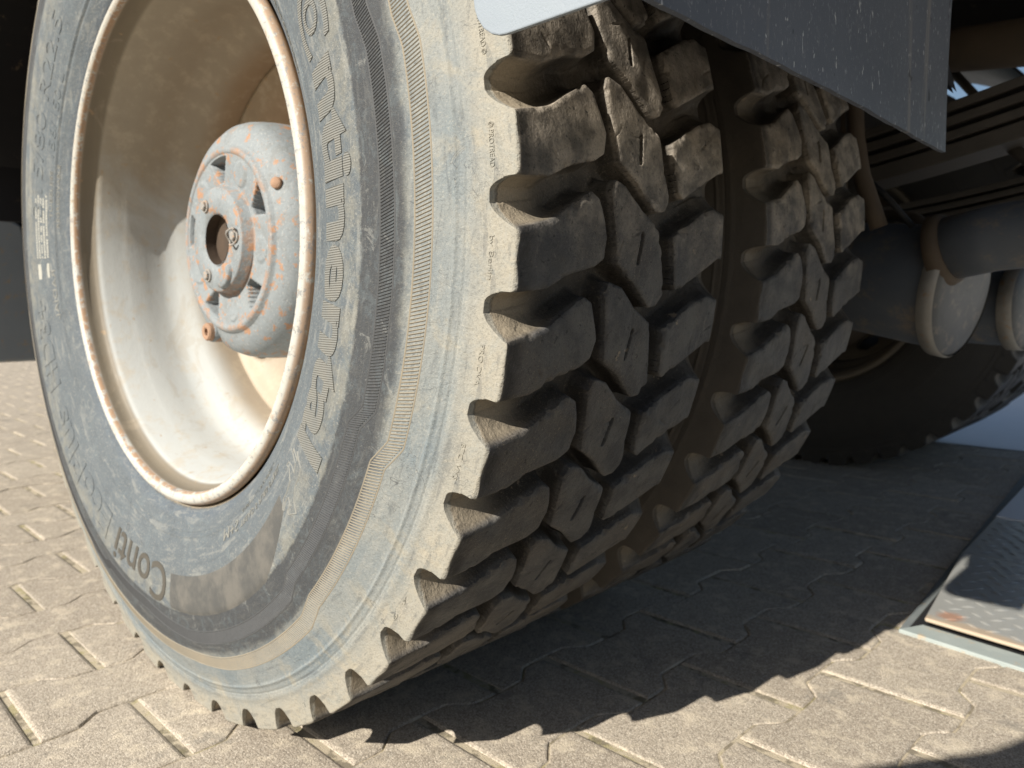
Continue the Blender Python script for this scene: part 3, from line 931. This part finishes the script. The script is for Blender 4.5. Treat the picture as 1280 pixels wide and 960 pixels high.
# front face between the plate and the ring, with five sunken triangular pockets
nt_, nr_2 = 300, 44
rr_ = np.linspace(.0630, .0990, nr_2); tt_ = np.arange(nt_) * 2 * PI / nt_
TT, RR2 = np.meshgrid(tt_, rr_, indexing='ij')
k5 = 2 * PI / 5; p5 = rad(97)
cc5 = p5 + np.round((TT - p5) / k5) * k5
lu = (TT - cc5) * RR2; lv_ = RR2 - .0820
tri = np.maximum(np.abs(lu) - (.0195 - (.0145 - lv_) * .50), np.abs(lv_) - .0145)
pit_ = np.clip(-tri / .0022, 0, 1)
boss = np.round((TT - p5 - k5 / 2) / k5) * k5 + p5 + k5 / 2
bd = np.hypot((TT - boss) * RR2, RR2 - .0815)
bossh = .0016 * np.clip((.0150 - bd) / .0015, 0, 1)
slant = .042 * pit_ * np.clip((.0145 + np.sin(TT - .2) * 0 + lv_ * np.sin(cc5) + .004) / .025, .18, 1)
YF = .0745 - .0025 * (RR2 - .063) / .036 + slant - bossh
VF = np.stack([RR2 * np.cos(TT), YF, RR2 * np.sin(TT)], -1)
ii = np.arange(nt_)[:, None]; jj = np.arange(nr_2 - 1)[None]
aa = ii * nr_2 + jj; bb = ((ii + 1) % nt_) * nr_2 + jj
face_F = np.stack([aa, aa + 1, bb + 1, bb], -1).reshape(-1, 4)
M_BORE = mat_simple('dark_brown_bore', (.035, .028, .022), (.09, .06, .04), 60, .8)  # bore toned darker brown than the hub
hub = bm_obj('hub', hub_bm, M_HUB, truck, smooth=True, label='rust-flecked grey hub sunk in the cream rim')
hub.location = (0, 0, HC)
hub.data.materials.append(M_BORE)
for p_ in hub.data.polygons:
    c_ = p_.center
    if math.hypot(c_.x, c_.z) < .0288 and c_.y > .064: p_.material_index = 1
e_ = hub.modifiers.new('es', 'EDGE_SPLIT'); e_.split_angle = rad(50)
obj('hub_cover', mesh_np('hub_cover', VF.reshape(-1, 3), face_F, M_HUB, True), hub)
def hex_bolt(name, loc, r, l, mat, parent, axis='Y', washer=True):
    bm = bmesh.new()
    prof = [(-l, 0.0001), (-l, r * .80), (-l + r * .15, r * .98), (0, r)]
    revolve(bm, prof, 6)
    if washer: revolve(bm, [(-.0018, r * .9), (-.0018, r * 1.35), (.0005, r * 1.38)], 24)
    o = bm_obj(name, bm, mat, parent, bevel=.0004)
    o.location = loc
    o.rotation_euler = (0, random.uniform(0, 1), 0)
    return o
for a in (1, 120, 240):
    hex_bolt('bolt', (.0465 * math.cos(rad(a)), .0602, .0465 * math.sin(rad(a))), .0056, .0050, M_STEELB, hub)
bm = bmesh.new(); tube(bm, [(.0465 + .0095 * math.cos(t), .0560 - .002 * math.sin(t * 3), .0095 * math.sin(t)) for t in np.linspace(.9, 5.4, 18)], .0013, 8)
bm_obj('retaining_clip', bm, M_STEELB, hub, smooth=True)
# filler plug in the lower edge of the plate
bm = bmesh.new(); revolve(bm, [(-.0040, .0001), (-.0045, .0120), (-.0030, .0150), (.0005, .0155), (.0022, .0170), (.0040, .0180)], 40)
pl_ = bm_obj('filler_plug', bm, M_HUB, hub, smooth=True); pl_.location = (.0190, .0600, -.0420); pl_.scale = (1.15, 1, .8); pl_.rotation_euler = (0, rad(-35), 0)
# drain plug boss, lower left, and side plug
bm = bmesh.new()
revolve(bm, [(-.0180, .0125), (-.0185, .0120), (-.0185, .0001)], 30)
revolve(bm, [(-.0180, .0125), (.0300, .0150)], 30)
o = bm_obj('drain_boss', bm, M_HUB, hub, smooth=True); o.location = (-.0520, .0920, -.1080)
bm = bmesh.new()
revolve(bm, [(-.0060, .0045), (-.0070, .0060), (-.0070, .0095), (-.0050, .0110), (.0, .0112)], 30)
revolve(bm, [(-.0010, .0001), (-.0010, .0045), (-.0060, .0045)], 6)
o = bm_obj('drain_plug', bm, M_RUSTB, hub); o.location = (-.0520, .0735, -.1080)
bm = bmesh.new(); revolve(bm, [(-.0045, .0001), (-.0045, .0050), (-.0030, .0064), (.004, .0068)], 24)
o = bm_obj('side_plug', bm, M_RUSTB, hub, smooth=True); o.location = (.1080, .0790, .0540); o.rotation_euler = (0, 0, rad(35))
for k in range(10):
    a = rad(36 * k + 10)
    hex_bolt('wheel_nut', (.1675 * math.cos(a), .257, .1675 * math.sin(a)), .015, .020, M_RUSTB, hub)

# ---- mudguard: rear side valance, mudflap, arch
def arc_pts(r, a0, a1, n): return [(r * math.cos(rad(a0 + (a1 - a0) * i / n)), HC + r * math.sin(rad(a0 + (a1 - a0) * i / n))) for i in range(n + 1)]
zb = .0675 + HC
bm = bmesh.new()
# side valance with a rounded inner corner
inner = [(.5420, HC + .165)] + [(.5420 + 0, HC + .100)] + [(.5420 + .026 * (1 - math.cos(t)), zb + .026 - .026 * math.sin(t)) for t in [0, .25, .5, .8, 1.1, 1.35, 1.571]]
arcIn = arc_pts(.5665, 17, 163, 40)
outer = [(.6500, zb), (.6500, HC + .16)] + arc_pts(.6700, 14, 166, 40)
L_ = inner + []
poly = [(.5420, HC + .166)] + inner[1:] + [(.6500, zb)] + [(.6500, HC + .162)]
prism_y(bm, [(x, z) for x, z in poly], -.0430, -.0400)
o = bm_obj('side_valance', bm, M_GREYP, truck, bevel=.0008, label='pale sunlit mudguard side panel above the tread')
bm = bmesh.new()
ai = arc_pts(.5665, 17, 163, 40); ao = arc_pts(.6700, 14.2, 165.8, 40)
for y in (-.0425, -.0400):
    pass
A0 = [bm.verts.new((x, -.0425, z)) for x, z in ai]; A1 = [bm.verts.new((x, -.0425, z)) for x, z in ao]
B0 = [bm.verts.new((x, -.0400, z)) for x, z in ai]; B1 = [bm.verts.new((x, -.0400, z)) for x, z in ao]
for i in range(40):
    bm.faces.new((A0[i], A0[i+1], A1[i+1], A1[i])); bm.faces.new((B0[i], B1[i], B1[i+1], B0[i+1])); bm.faces.new((A0[i], B0[i], B0[i+1], A0[i+1]))
E1 = [bm.verts.new((x * .955, .640, HC + (z - HC) * .955)) for x, z in ao]; E2 = [bm.verts.new((x * .950, -.038, HC + (z - HC) * .950)) for x, z in ao]; E3 = [bm.verts.new((x * .950, .640, HC + (z - HC) * .950)) for x, z in ao]
for i in range(40):
    bm.faces.new((A1[i], A1[i+1], E1[i+1], E1[i])); bm.faces.new((E2[i], E3[i], E3[i+1], E2[i+1]))
bm_obj('mudguard_arch', bm, M_BLKD, truck, label='curved mudguard over the twin tyres')
# rear mudflap, slightly bowed, ragged lower edge
bm = bmesh.new()
nyf, nzf = 60, 30
grid = {}
for s in (0, 1):
    for i in range(nyf + 1):
        for j in range(nzf + 1):
            f = i / nyf; g = j / nzf
            y = -.0400 + f * .5450
            z = zb + .0005 + g * .62
            ye = y + (.010 * f * math.sin(g * 2.2) * (1 if f > .8 else 0) if f > .8 else 0) * 0
            yy = y - .010 * f * math.sin(min(1, g * 2.4) * PI)
            x = .6500 + .004 * math.sin(f * 5 + g * 3) * f - .004 * s + .006 * g * f
            if j == 0: z += .0004 * math.sin(f * 31) * math.sin(f * 7) + .0002 * math.sin(f * 90)
            grid[s, i, j] = bm.verts.new((x, yy, z))
for i in range(nyf):
    for j in range(nzf):
        bm.faces.new((grid[0, i, j], grid[0, i+1, j], grid[0, i+1, j+1], grid[0, i, j+1]))
        bm.faces.new((grid[1, i, j], grid[1, i, j+1], grid[1, i+1, j+1], grid[1, i+1, j]))
    bm.faces.new((grid[0, i, 0], grid[1, i, 0], grid[1, i+1, 0], grid[0, i+1, 0]))
for j in range(nzf):
    bm.faces.new((grid[0, nyf, j], grid[1, nyf, j], grid[1, nyf, j+1], grid[0, nyf, j+1]))
    bm.faces.new((grid[0, 0, j], grid[0, 0, j+1], grid[1, 0, j+1], grid[1, 0, j]))
flap = bm_obj('mudflap', bm, M_FLAP, truck, smooth=True, label='scuffed dark grey mudflap with splashes and pitted spots')
e_ = flap.modifiers.new('es', 'EDGE_SPLIT'); e_.split_angle = rad(50)
# front mudflap of the same mudguard (left of the tyre)
bm = bmesh.new()
box(bm, -.688, -.682, -.030, .640, HC + .074, HC + .70)
bm_obj('mudflap', bm, M_BLKD, truck, bevel=.002, label='black dirt-spotted front mudflap left of the tyre')

# ---- box ahead of the axle
bm = bmesh.new()
prism = [(-.30, HC - .196), (.192, HC - .196), (.192, HC + .055), (.176, HC + .088), (.135, HC + .107), (-.30, HC + .107)]
a = [bm.verts.new((-1.00, y, z)) for y, z in [(-.06, HC - .186), (.60, HC - .186), (.60, HC + .0), (.135, HC + .040), (.117, HC + .100), (.095, HC + .112), (-.06, HC + .112)]]
b = [bm.verts.new((v.co.x - .55, v.co.y, v.co.z)) for v in a]
n = len(a); bm.faces.new(a); bm.faces.new(b[::-1])
for i in range(n): bm.faces.new((a[i], a[(i+1) % n], b[(i+1) % n], b[i]))
bm_obj('storage_box', bm, M_BOX, truck, bevel=.006, seg=3, label='mud-splashed grey box hanging ahead of the tyre')
bm = bmesh.new()
box(bm, -1.60, -1.06, .02, .70, HC + .06, HC + .75)
bm_obj('tank', bm, M_BLACK, truck, bevel=.02)

# ---- underside: rails, added sun blockers, axle, springs, chambers
def add_box(name, dims, mat, bevel=.003, label=None):
    bm = bmesh.new(); box(bm, *dims)
    o = bm_obj(name, bm, mat, truck, bevel=bevel)
    if label: o['label'] = label
    return o
for y0 in (.800, 1.560):
    bm = bmesh.new()
    o_ = 1 if y0 < 1 else -1
    box(bm, -4.2, 1.30, y0, y0 + .008, HC + .43, HC + .70); box(bm, -4.2, 1.30, y0, y0 + .075 * o_, HC + .422, HC + .4295); box(bm, -4.2, 1.30, y0, y0 + .075 * o_, HC + .7005, HC + .708)
    bm_obj('chassis_rail', bm, M_BLACK, truck)
add_box('sun_block_deck', (-2.2, 1.35, -.03, 1.62, HC + .715, HC + .735), M_BLACK, .003, 'unseen plate added above the mudguard to block sun')  # added out of view to keep sun off the rails
add_box('sun_block_box', (.545, 1.35, -.03, .55, HC + .42, HC + .714), M_BLACK, .01, 'unseen box added above the rear mudflap to block sun')  # added out of view to keep sun off the springs and rod
bm = bmesh.new()
af = arc_pts(.650, 8, 172, 40)
Q = [[bm.verts.new((x, y, z)) for x, z in af] for y in (1.76, 2.44)] + [[bm.verts.new((x * .99, y, HC + (z - HC) * .99)) for x, z in af] for y in (2.44, 1.76)]
for A, B in zip(Q, Q[1:] + Q[:1]):
    for i in range(40): bm.faces.new((A[i], A[i+1], B[i+1], B[i]))
bm_obj('mudguard_arch', bm, M_BLACK, truck, label='far side mudguard in shade')
for x in (-.9, .25, 1.1):
    add_box('cross_member', (x, x + .10, .88, 1.47, HC + .46, HC + .66), M_BLACK)
# axle housing with differential
bm = bmesh.new()
revolve(bm, [(.60, .085), (.72, .085), (.80, .070), (.95, .072), (1.02, .12), (1.08, .17), (1.20, .19), (1.32, .17), (1.38, .12), (1.45, .072), (1.60, .070), (1.68, .085), (1.80, .085)], 40)
o = bm_obj('axle', bm, M_BLACK, truck, smooth=True); o.location = (0, 0, HC)
# brake drums
for y in (.600, 1.62):
    bm = bmesh.new(); revolve(bm, [(0, .10), (0, .205), (.17, .215), (.17, .12)], 60)
    o = bm_obj('brake_drum', bm, M_BROWN, truck, smooth=True); o.location = (0, y, HC)
    e_ = o.modifiers.new('es', 'EDGE_SPLIT'); e_.split_angle = rad(40)
# leaf springs: each leaf a sub-part
for side, y0 in ((0, .790), (1, 1.50)):
    sp = obj('leaf_spring', None, truck); sp.location = (0, y0, HC)
    sp['label'] = 'stacked leaf spring ' + ('behind the twin tyres' if side == 0 else 'at the far end of the axle')
    for k in range(4):
        half_l = .96
        bm = bmesh.new(); nL = 40; rowsv = []
        for i in range(nL + 1):
            x = -half_l + 2 * half_l * i / nL
            z = .050 + .17 * x * x + (k * .0190 + .007 if k else 0)
            rowsv.append([bm.verts.new(p) for p in ((x, 0, z), (x, .080, z), (x, .080, z + .0125 + (.009 if k == 0 else 0)), (x, 0, z + .0125 + (.009 if k == 0 else 0)))])
        for A, B in zip(rowsv, rowsv[1:]):
            for q in range(4): bm.faces.new((A[q], A[(q+1) % 4], B[(q+1) % 4], B[q]))
        bm.faces.new(rowsv[0][::-1]); bm.faces.new(rowsv[-1])
        bm_obj('leaf', bm, M_SPRING, sp, bevel=.002)
def revolve_x(name, prof, loc, mat, rot=(0, 0, 0), seg=48, parent=truck, label=None, split=40):
    bm = bmesh.new(); revolve(bm, prof, seg)
    o = bm_obj(name, bm, mat, parent, smooth=True)
    o.location = loc; o.rotation_euler = rot
    e = o.modifiers.new('es', 'EDGE_SPLIT'); e.split_angle = rad(split)
    if label: o['label'] = label
    return o
# profile runs along local +Y; rotate -90 deg about Z so that it runs along +X
RX = lambda pitch, yawd=0: (0, rad(pitch), rad(-90 + yawd))
def chamber(loc, rot, L, r, label):
    c = revolve_x('brake_chamber', [(-L, .001), (-L, r * .55), (-L + .03, r * .80), (-L + .07, r * .93), (-.04, r), (-.012, r * 1.0), (-.010, r * 1.09), (.004, r * 1.11)], loc, M_NAVY, rot, label=label)
    e = revolve_x('end_plate', [(.0045, r * 1.10), (.0060, r * 1.08), (.010, r * .96), (.012, r * .50), (.012, .001)], (0, 0, 0), M_CHAMB, (0, 0, 0), parent=c)
    bm = bmesh.new(); revolve(bm, [(-.0125, r * 1.085), (-.0125, r * 1.125), (.0040, r * 1.135), (.0075, r * 1.10)], 48)
    bm_obj('clamp_ring', bm, M_CLAMP, c, smooth=True)
    return c
M_CLAMP = mat_simple('bare_clamp_steel', (.18, .18, .175), (.34, .33, .31), 60, .5, .3, .3, (.30, .20, .13), (.56, .66), 80)
ch1 = chamber((.588, .815, HC - .062), (rad(-9), rad(0), rad(-97)), .24, .083, 'large navy brake chamber beside the inner tyre')
ch2 = chamber((.625, 1.02, HC - .088), (0, 0, rad(-97)), .17, .058, 'smaller dusty brake chamber behind the large one')
bm = bmesh.new(); tube(bm, [(.580, .765, HC - .012), (.640, .757, HC - .001), (.80, .74, HC + .012), (1.0, .72, HC + .02)], .041, 30)
bm_obj('torque_rod', bm, M_NAVY, truck, smooth=True, label='thick dusty navy rod running back from the brake chamber')
bm = bmesh.new(); tube(bm, [(.572, .765, HC - .014), (.584, .764, HC - .012), (.592, .763, HC - .010)], [.048, .048, .044], 30)
bm_obj('rod_collar', bm, M_BROWN, truck, smooth=True)
bm = bmesh.new(); tube(bm, [(.475, .72, HC + .26), (.478, .72, HC + .19), (.482, .72, HC + .14), (.490, .722, HC + .09), (.503, .725, HC + .05), (.512, .73, HC + .02)], .0115, 14)
bm_obj('air_hose', bm, M_BROWN, truck, smooth=True, label='brown dusty air hose dropping to the brake chamber')
bm = bmesh.new(); tube(bm, [(.49, .74, HC + .09), (.52, .75, HC + .055), (.545, .76, HC + .02)], .004, 8)
bm_obj('cable', bm, M_BLACK, truck, smooth=True)
# torque arm / bracket bars seen right of the flap
bm = bmesh.new(); tube(bm, [(.40, 1.02, HC + .325), (.62, 1.00, HC + .297), (.95, .98, HC + .255)], [.030, .034, .036], 18)
bm_obj('stay_bar', bm, M_BROWN, truck, smooth=True, label='muddy brown stay bar beside the mudflap')
for q, (pts_, rr_q) in enumerate((([(.45, .90, .22), (.56, .88, .19), (.66, .84, .10), (.72, .80, .055)], .008), ([(.30, .96, .02), (.44, .90, .05), (.52, .84, .04), (.56, .80, .005)], .009),
                               ([(.50, 1.10, .30), (.58, 1.06, .20), (.66, 1.00, .12), (.80, .96, .09)], .007), ([(.36, .70, .10), (.42, .74, .03), (.46, .77, .015)], .006))):
    bm = bmesh.new(); P_ = [Vector(p) for p in pts_]; sm_ = []
    for i in range(len(P_) - 1):
        for k in range(6):
            t = k / 6; a_ = P_[max(i - 1, 0)]; b_ = P_[i]; c_ = P_[i + 1]; d_ = P_[min(i + 2, len(P_) - 1)]
            sm_.append(.5 * ((2 * b_) + (c_ - a_) * t + (2 * a_ - 5 * b_ + 4 * c_ - d_) * t * t + (3 * b_ - a_ - 3 * c_ + d_) * t ** 3))
    sm_.append(P_[-1])
    tube(bm, [(p.x, p.y, p.z + HC) for p in sm_], rr_q, 12)
    bm_obj('air_hose', bm, M_BROWN if q % 2 else M_SPRING, truck, smooth=True)
bm = bmesh.new(); box(bm, .395, .455, .775, .885, HC + .055, HC + .075); box(bm, .400, .412, .780, .786, HC + .075, HC + .215); box(bm, .438, .450, .780, .786, HC + .075, HC + .215)
bm_obj('spring_clamp', bm, M_BROWN, truck, bevel=.002)
for z_, y_, x_ in ((.36, .95, .0), (.42, 1.1, .1), (.50, 1.0, -.1)):
    bm = bmesh.new(); tube(bm, [(.2, y_, HC + z_), (.6, y_ + .02, HC + z_ + .03), (1.25, y_, HC + z_ + .01)], .013, 10)
    bm_obj('pipe', bm, M_BROWN, truck, smooth=True)

# ------------------------------------------------------------------ ground
def ground_sheet():
    bm = bmesh.new()
    xs = [-400, -60, -12, 6, 60, 400]; ys = [-400, -60, -4, 9, 60, 400]
    g = [[bm.verts.new((x, y, -.0018)) for y in ys] for x in xs]
    for i in range(5):
        for j in range(5): bm.faces.new((g[i][j], g[i+1][j], g[i+1][j+1], g[i][j+1]))
    return bm_obj('ground', bm, M_SAND, None, kind='structure')
ground = ground_sheet()
M_APRON = mat_simple('pale_lit_ground', (.74, .74, .73), (.84, .84, .82), 6, .8, 0, .3)  # far ground made pale, the tone stands in for bright daylight
bm = bmesh.new()
q_ = [bm.verts.new(p) for p in ((-60, 2.35, .0035), (60, 2.35, .0035), (60, 60, .0035), (-60, 60, .0035))]
bm.faces.new(q_)
bm_obj('pavement', bm, M_APRON, None, kind='structure')
A_ = .0115; PXc = .1345; PYc = .2040
GR = rad(-1.2); OX, OY = .046, -.049      # one head joint of the lattice
gap = .0007
def paver_mesh():
    hw = PXc / 2; hh = PYc / 2
    # zigzag side: wide head near the ends, waist in the middle, eased bends
    right = []
    for f in np.linspace(-1, 1, 17):
        g = min(1, max(0, (abs(f) - .34) / .34)); g = g * g * (3 - 2 * g)
        right.append((hw - A_ + 2 * A_ * g, f * hh))
    out = right + [(-x, y) for x, y in reversed(right)]
    N_ = len(out)
    def ins(e, ey):
        res = []
        for i in range(N_):
            a = Vector(out[i - 1]); b_ = Vector(out[i]); c = Vector(out[(i + 1) % N_])
            d1 = (b_ - a).normalized(); d2 = (c - b_).normalized()
            n1 = Vector((-d1.y, d1.x)); n2 = Vector((-d2.y, d2.x))
            p = b_ + (n1 + n2) * (e / (1 + n1.dot(n2)))
            res.append(Vector((p.x, p.y * (1 - ey / hh))))
        return res
    bm = bmesh.new()
    rings = [[bm.verts.new((p.x, p.y, z)) for p in ins(e, ey)] for e, ey, z in
             ((gap, .0030, -.06), (gap, .0030, -.0030), (gap + .0008, .0036, -.0015), (gap + .0024, .0050, -.0003), (gap + .0050, .0062, 0))]
    for A, B in zip(rings, rings[1:]):
        for i in range(N_): bm.faces.new((A[i], A[(i+1) % N_], B[(i+1) % N_], B[i]))
    f = bm.faces.new(rings[-1])
    bmesh.ops.triangulate(bm, faces=[f])
    bmesh.ops.recalc_face_normals(bm, faces=bm.faces[:])
    me = bpy.data.meshes.new('paver'); bm.to_mesh(me); bm.free(); me.materials.append(M_PAVER)
    return me
paver_me = paver_mesh()
cg, sg = math.cos(GR), math.sin(GR)
cells = []
def in_plate(x, y): return x > .62 and .86 < y < 3.2
for i in range(-58, 30):
    for j in range(-12, 26):
        u = i * PXc; v = (j + .5 + (.5 if i % 2 else 0)) * PYc
        x = OX + cg * u - sg * v; y = OY + sg * u + cg * v
        if in_plate(x, y) : continue
        d = Vector((x, y, 0)) - cpos
        w_ = d.dot(fw)
        if w_ > .1:
            px = 640 + F_PX * d.dot(r2) / w_; py = 480 - F_PX * d.dot(u2) / w_
            vis = -150 < px < 1430 and py < 1150
        else: vis = False
        hid = (abs(x) < .35 and .02 < y < .60)
        cells.append((not vis or hid, d.length, x, y))
cells.sort()
pv = np.array([v.co[:] for v in paver_me.vertices])
pf = [tuple(p.vertices) for p in paver_me.polygons]
rest_V, rest_F = [], []
for k, (h_, d_, x, y) in enumerate(cells):
    tz = random.uniform(-.0004, .0010); rz = GR + random.gauss(0, .003); tx, ty = random.gauss(0, .0045), random.gauss(0, .004)
    if k < 290:
        p = obj('paver', paver_me, ground)
        p.location = (x, y, tz); p.rotation_euler = (tx, ty, rz)
    else:
        c_, s_ = math.cos(rz), math.sin(rz); b0 = len(rest_V)
        for vx, vy, vz in pv: rest_V.append((x + c_ * vx - s_ * vy, y + s_ * vx + c_ * vy, vz + tz + tx * vy - ty * vx))
        rest_F += [tuple(b0 + q for q in f) for f in pf]
me = bpy.data.meshes.new('paving'); me.from_pydata(rest_V, [], rest_F); me.materials.append(M_PAVER)
obj('paving', me, ground, kind='stuff')

# ------------------------------------------------------------------ steel pit frame and checker plate on the right
pit_o = obj('steel_access_cover', None, label='worn checker plate cover in a steel frame at the right', category='access cover')
pit_o.location = (.56, .74, 0)
def slab(name, quad, z0, z1, mat, parent=None, bevel=.0015, **kw):       # quad in world x,y
    bm = bmesh.new()
    a = [bm.verts.new((x - .56, y - .74, z0)) for x, y in quad]; b = [bm.verts.new((x - .56, y - .74, z1)) for x, y in quad]
    bm.faces.new(a[::-1]); bm.faces.new(b)
    for i in range(4): bm.faces.new((a[i], a[(i+1) % 4], b[(i+1) % 4], b[i]))
    return bm_obj(name, bm, mat, parent or pit_o, bevel=bevel, **kw)
slab('frame_bar', [(.552, .738), (1.9, .535), (1.9, .575), (.572, .776)], -.03, .0045, M_FRAME)
slab('frame_bar', [(.5515, .7385), (.5605, .757), (.470, 2.9), (.425, 2.9)], -.03, .0030, M_FRAMED)
slab('pit_floor', [(.562, .758), (1.9, .577), (1.9, 2.9), (.472, 2.9)], -.05, .0022, M_BLACK, bevel=0)
def lerp2(q, u, v):
    (ax, ay), (bx, by), (cx, cy), (dx, dy) = q
    return ((ax*(1-u)+bx*u)*(1-v) + (dx*(1-u)+cx*u)*v, (ay*(1-u)+by*u)*(1-v) + (dy*(1-u)+cy*u)*v)
def plate(q, z, **kw):
    o = slab('plate', q, z - .006, z, M_PLATE, bevel=.003, seg=3)
    bm = bmesh.new()
    W_ = math.dist(q[0], q[1]); H_ = math.dist(q[0], q[3])
    ni = int(.75 / .026); nj = int(H_ / .022)
    for i in range(ni):
        for j in range(1, nj):
            u = (.018 + i * .026 + (.013 if j % 2 else 0)) / W_
            x, y = lerp2(q, u, j / nj)
            x -= .56; y -= .74
            ang = rad(40) * (1 if (i + j) % 2 else -1)
            n = 10; top = bm.verts.new((x, y, z + .0022)); ringv = []
            for k in range(n):
                t = 2 * PI * k / n
                a = .0115 * math.cos(t); b = .0038 * math.sin(t)
                ringv.append(bm.verts.new((x + a * math.cos(ang) - b * math.sin(ang), y + a * math.sin(ang) + b * math.cos(ang), z + .0001)))
            for k in range(n): bm.faces.new((top, ringv[k], ringv[(k+1) % n]))
    bm_obj('raised_lozenges', bm, M_PLATE, o, smooth=True, kind='stuff')
plate([(.5745, .772), (1.9, .585), (1.9, .94), (.5370, 1.130)], .016)
plate([(.5365, 1.136), (1.9, .946), (1.9, 1.25), (.5275, 1.420)], .014)
slab('lit_toned_plate', [(.5270, 1.426), (1.9, 1.26), (1.9, 2.8), (.484, 2.8)], .002, .016, M_WHITE, bevel=.003, label='pale painted plate beyond the checker plates')  # white tone painted on where the plate would catch light

# ------------------------------------------------------------------ the photographer crouching behind the camera (casts the shadow at lower right)
def skin_figure(name, joints, edges, mat, parent=None, sub=2, **props):
    me = bpy.data.meshes.new(name)
    me.from_pydata([j[0] for j in joints], edges, [])
    o = obj(name, me, parent, **props)
    sk = o.modifiers.new('skin', 'SKIN')
    for v, j in zip(me.skin_vertices[0].data, joints):
        v.radius = (j[1], j[1]) if not hasattr(j[1], '__len__') else j[1]
    me.skin_vertices[0].data[0].use_root = True
    ss_ = o.modifiers.new('sub', 'SUBSURF'); ss_.levels = sub; ss_.render_levels = sub
    me.materials.append(mat)
    return o
M_CLOTH = mat_simple('dark_blue_cloth', (.03, .035, .05), (.05, .055, .075), 40, .9)
M_SKIN = mat_simple('skin', (.42, .26, .19), (.50, .32, .24), 40, .55)
M_HAIR = mat_simple('dark_hair', (.03, .022, .016), (.05, .036, .026), 120, .7)
px_, py_ = .80, -.825
J = [((px_, py_, .34), .13), ((px_ - .01, py_ + .06, .50), .130), ((px_ - .02, py_ + .12, .66), .135), ((px_ - .03, py_ + .15, .76), .06), ((px_ - .04, py_ + .17, .80), .05),
     ((px_ - .145, py_ + .13, .645), .058), ((px_ - .20, py_ + .24, .53), .046), ((px_ - .085, py_ + .34, .43), .030),
     ((px_ + .15, py_ + .14, .70), .055), ((px_ + .22, py_ + .24, .47), .040), ((px_ + .100, py_ + .34, .43), .030),
     ((px_ - .11, py_ + .05, .22), .085), ((px_ - .16, py_ + .36, .36), .062), ((px_ - .16, py_ + .22, .09), .045), ((px_ - .16, py_ + .36, .045), .042),
     ((px_ + .11, py_ + .02, .22), .085), ((px_ + .20, py_ + .34, .24), .062), ((px_ + .18, py_ + .02, .09), .045), ((px_ + .18, py_ - .02, .045), .042)]
E_ = [(0, 1), (1, 2), (2, 3), (3, 4), (2, 5), (5, 6), (6, 7), (2, 8), (8, 9), (9, 10), (0, 11), (11, 12), (12, 13), (13, 14), (0, 15), (15, 16), (16, 17), (17, 18)]
person = skin_figure('person', J, E_, M_CLOTH, label='person in dark blue clothes crouching with a phone behind the camera', category='person')
bm = bmesh.new(); bmesh.ops.create_uvsphere(bm, u_segments=32, v_segments=24, radius=.1)
for v in bm.verts:
    x, y, z = v.co
    v.co = (x * .76, y * .95 + (.012 if (y > .085 and abs(x) < .02 and abs(z) < .02) else 0), z * 1.15 - max(0, y) * .15)
head = bm_obj('head', bm, M_SKIN, person, smooth=True); head.location = (px_ - .04, py_ + .20, .885)
bm = bmesh.new(); bmesh.ops.create_uvsphere(bm, u_segments=32, v_segments=24, radius=.106)
bmesh.ops.delete(bm, geom=[v for v in bm.verts if v.co.z < .0 and v.co.y > -.03 or v.co.y > .06], context='VERTS')
for v in bm.verts: v.co = (v.co.x * .8, v.co.y, v.co.z * 1.15)
hair = bm_obj('hair', bm, M_HAIR, person, smooth=True); hair.location = (px_ - .04, py_ + .195, .895)
for sx_, hx, hy in ((-1, px_ - .085, py_ + .345), (1, px_ + .100, py_ + .345)):
    hj = [((hx, hy - .01, .440), (.026, .018)), ((hx, hy + .04, .450), (.034, .016))]; he = [(0, 1)]
    for f in range(4):
        b0 = len(hj)
        hj += [((hx + (f - 1.5) * .017, hy + .075, .455), .0095), ((hx + (f - 1.5) * .017 - sx_ * .006, hy + .100 - abs(f - 1.4) * .004, .448), .0085), ((hx + (f - 1.5) * .016 - sx_ * .012, hy + .112 - abs(f - 1.4) * .005, .436), .0075)]
        he += [(1, b0), (b0, b0 + 1), (b0 + 1, b0 + 2)]
    b0 = len(hj)
    hj += [((hx - sx_ * .032, hy + .035, .452), .011), ((hx - sx_ * .044, hy + .062, .456), .0095)]; he += [(0, b0), (b0, b0 + 1)]
    skin_figure('hand', hj, he, M_SKIN, person, 1)
bm = bmesh.new(); box(bm, px_ - .070, px_ + .085, -.377, -.368, .405, .485)
ph_ = bm_obj('phone', bm, M_BLACK, None, bevel=.003, label='black phone held level by the crouching person', category='phone')

print('TRIS', sum(sum(len(p.vertices) - 2 for p in m_.polygons) for m_ in bpy.data.meshes if m_.users))
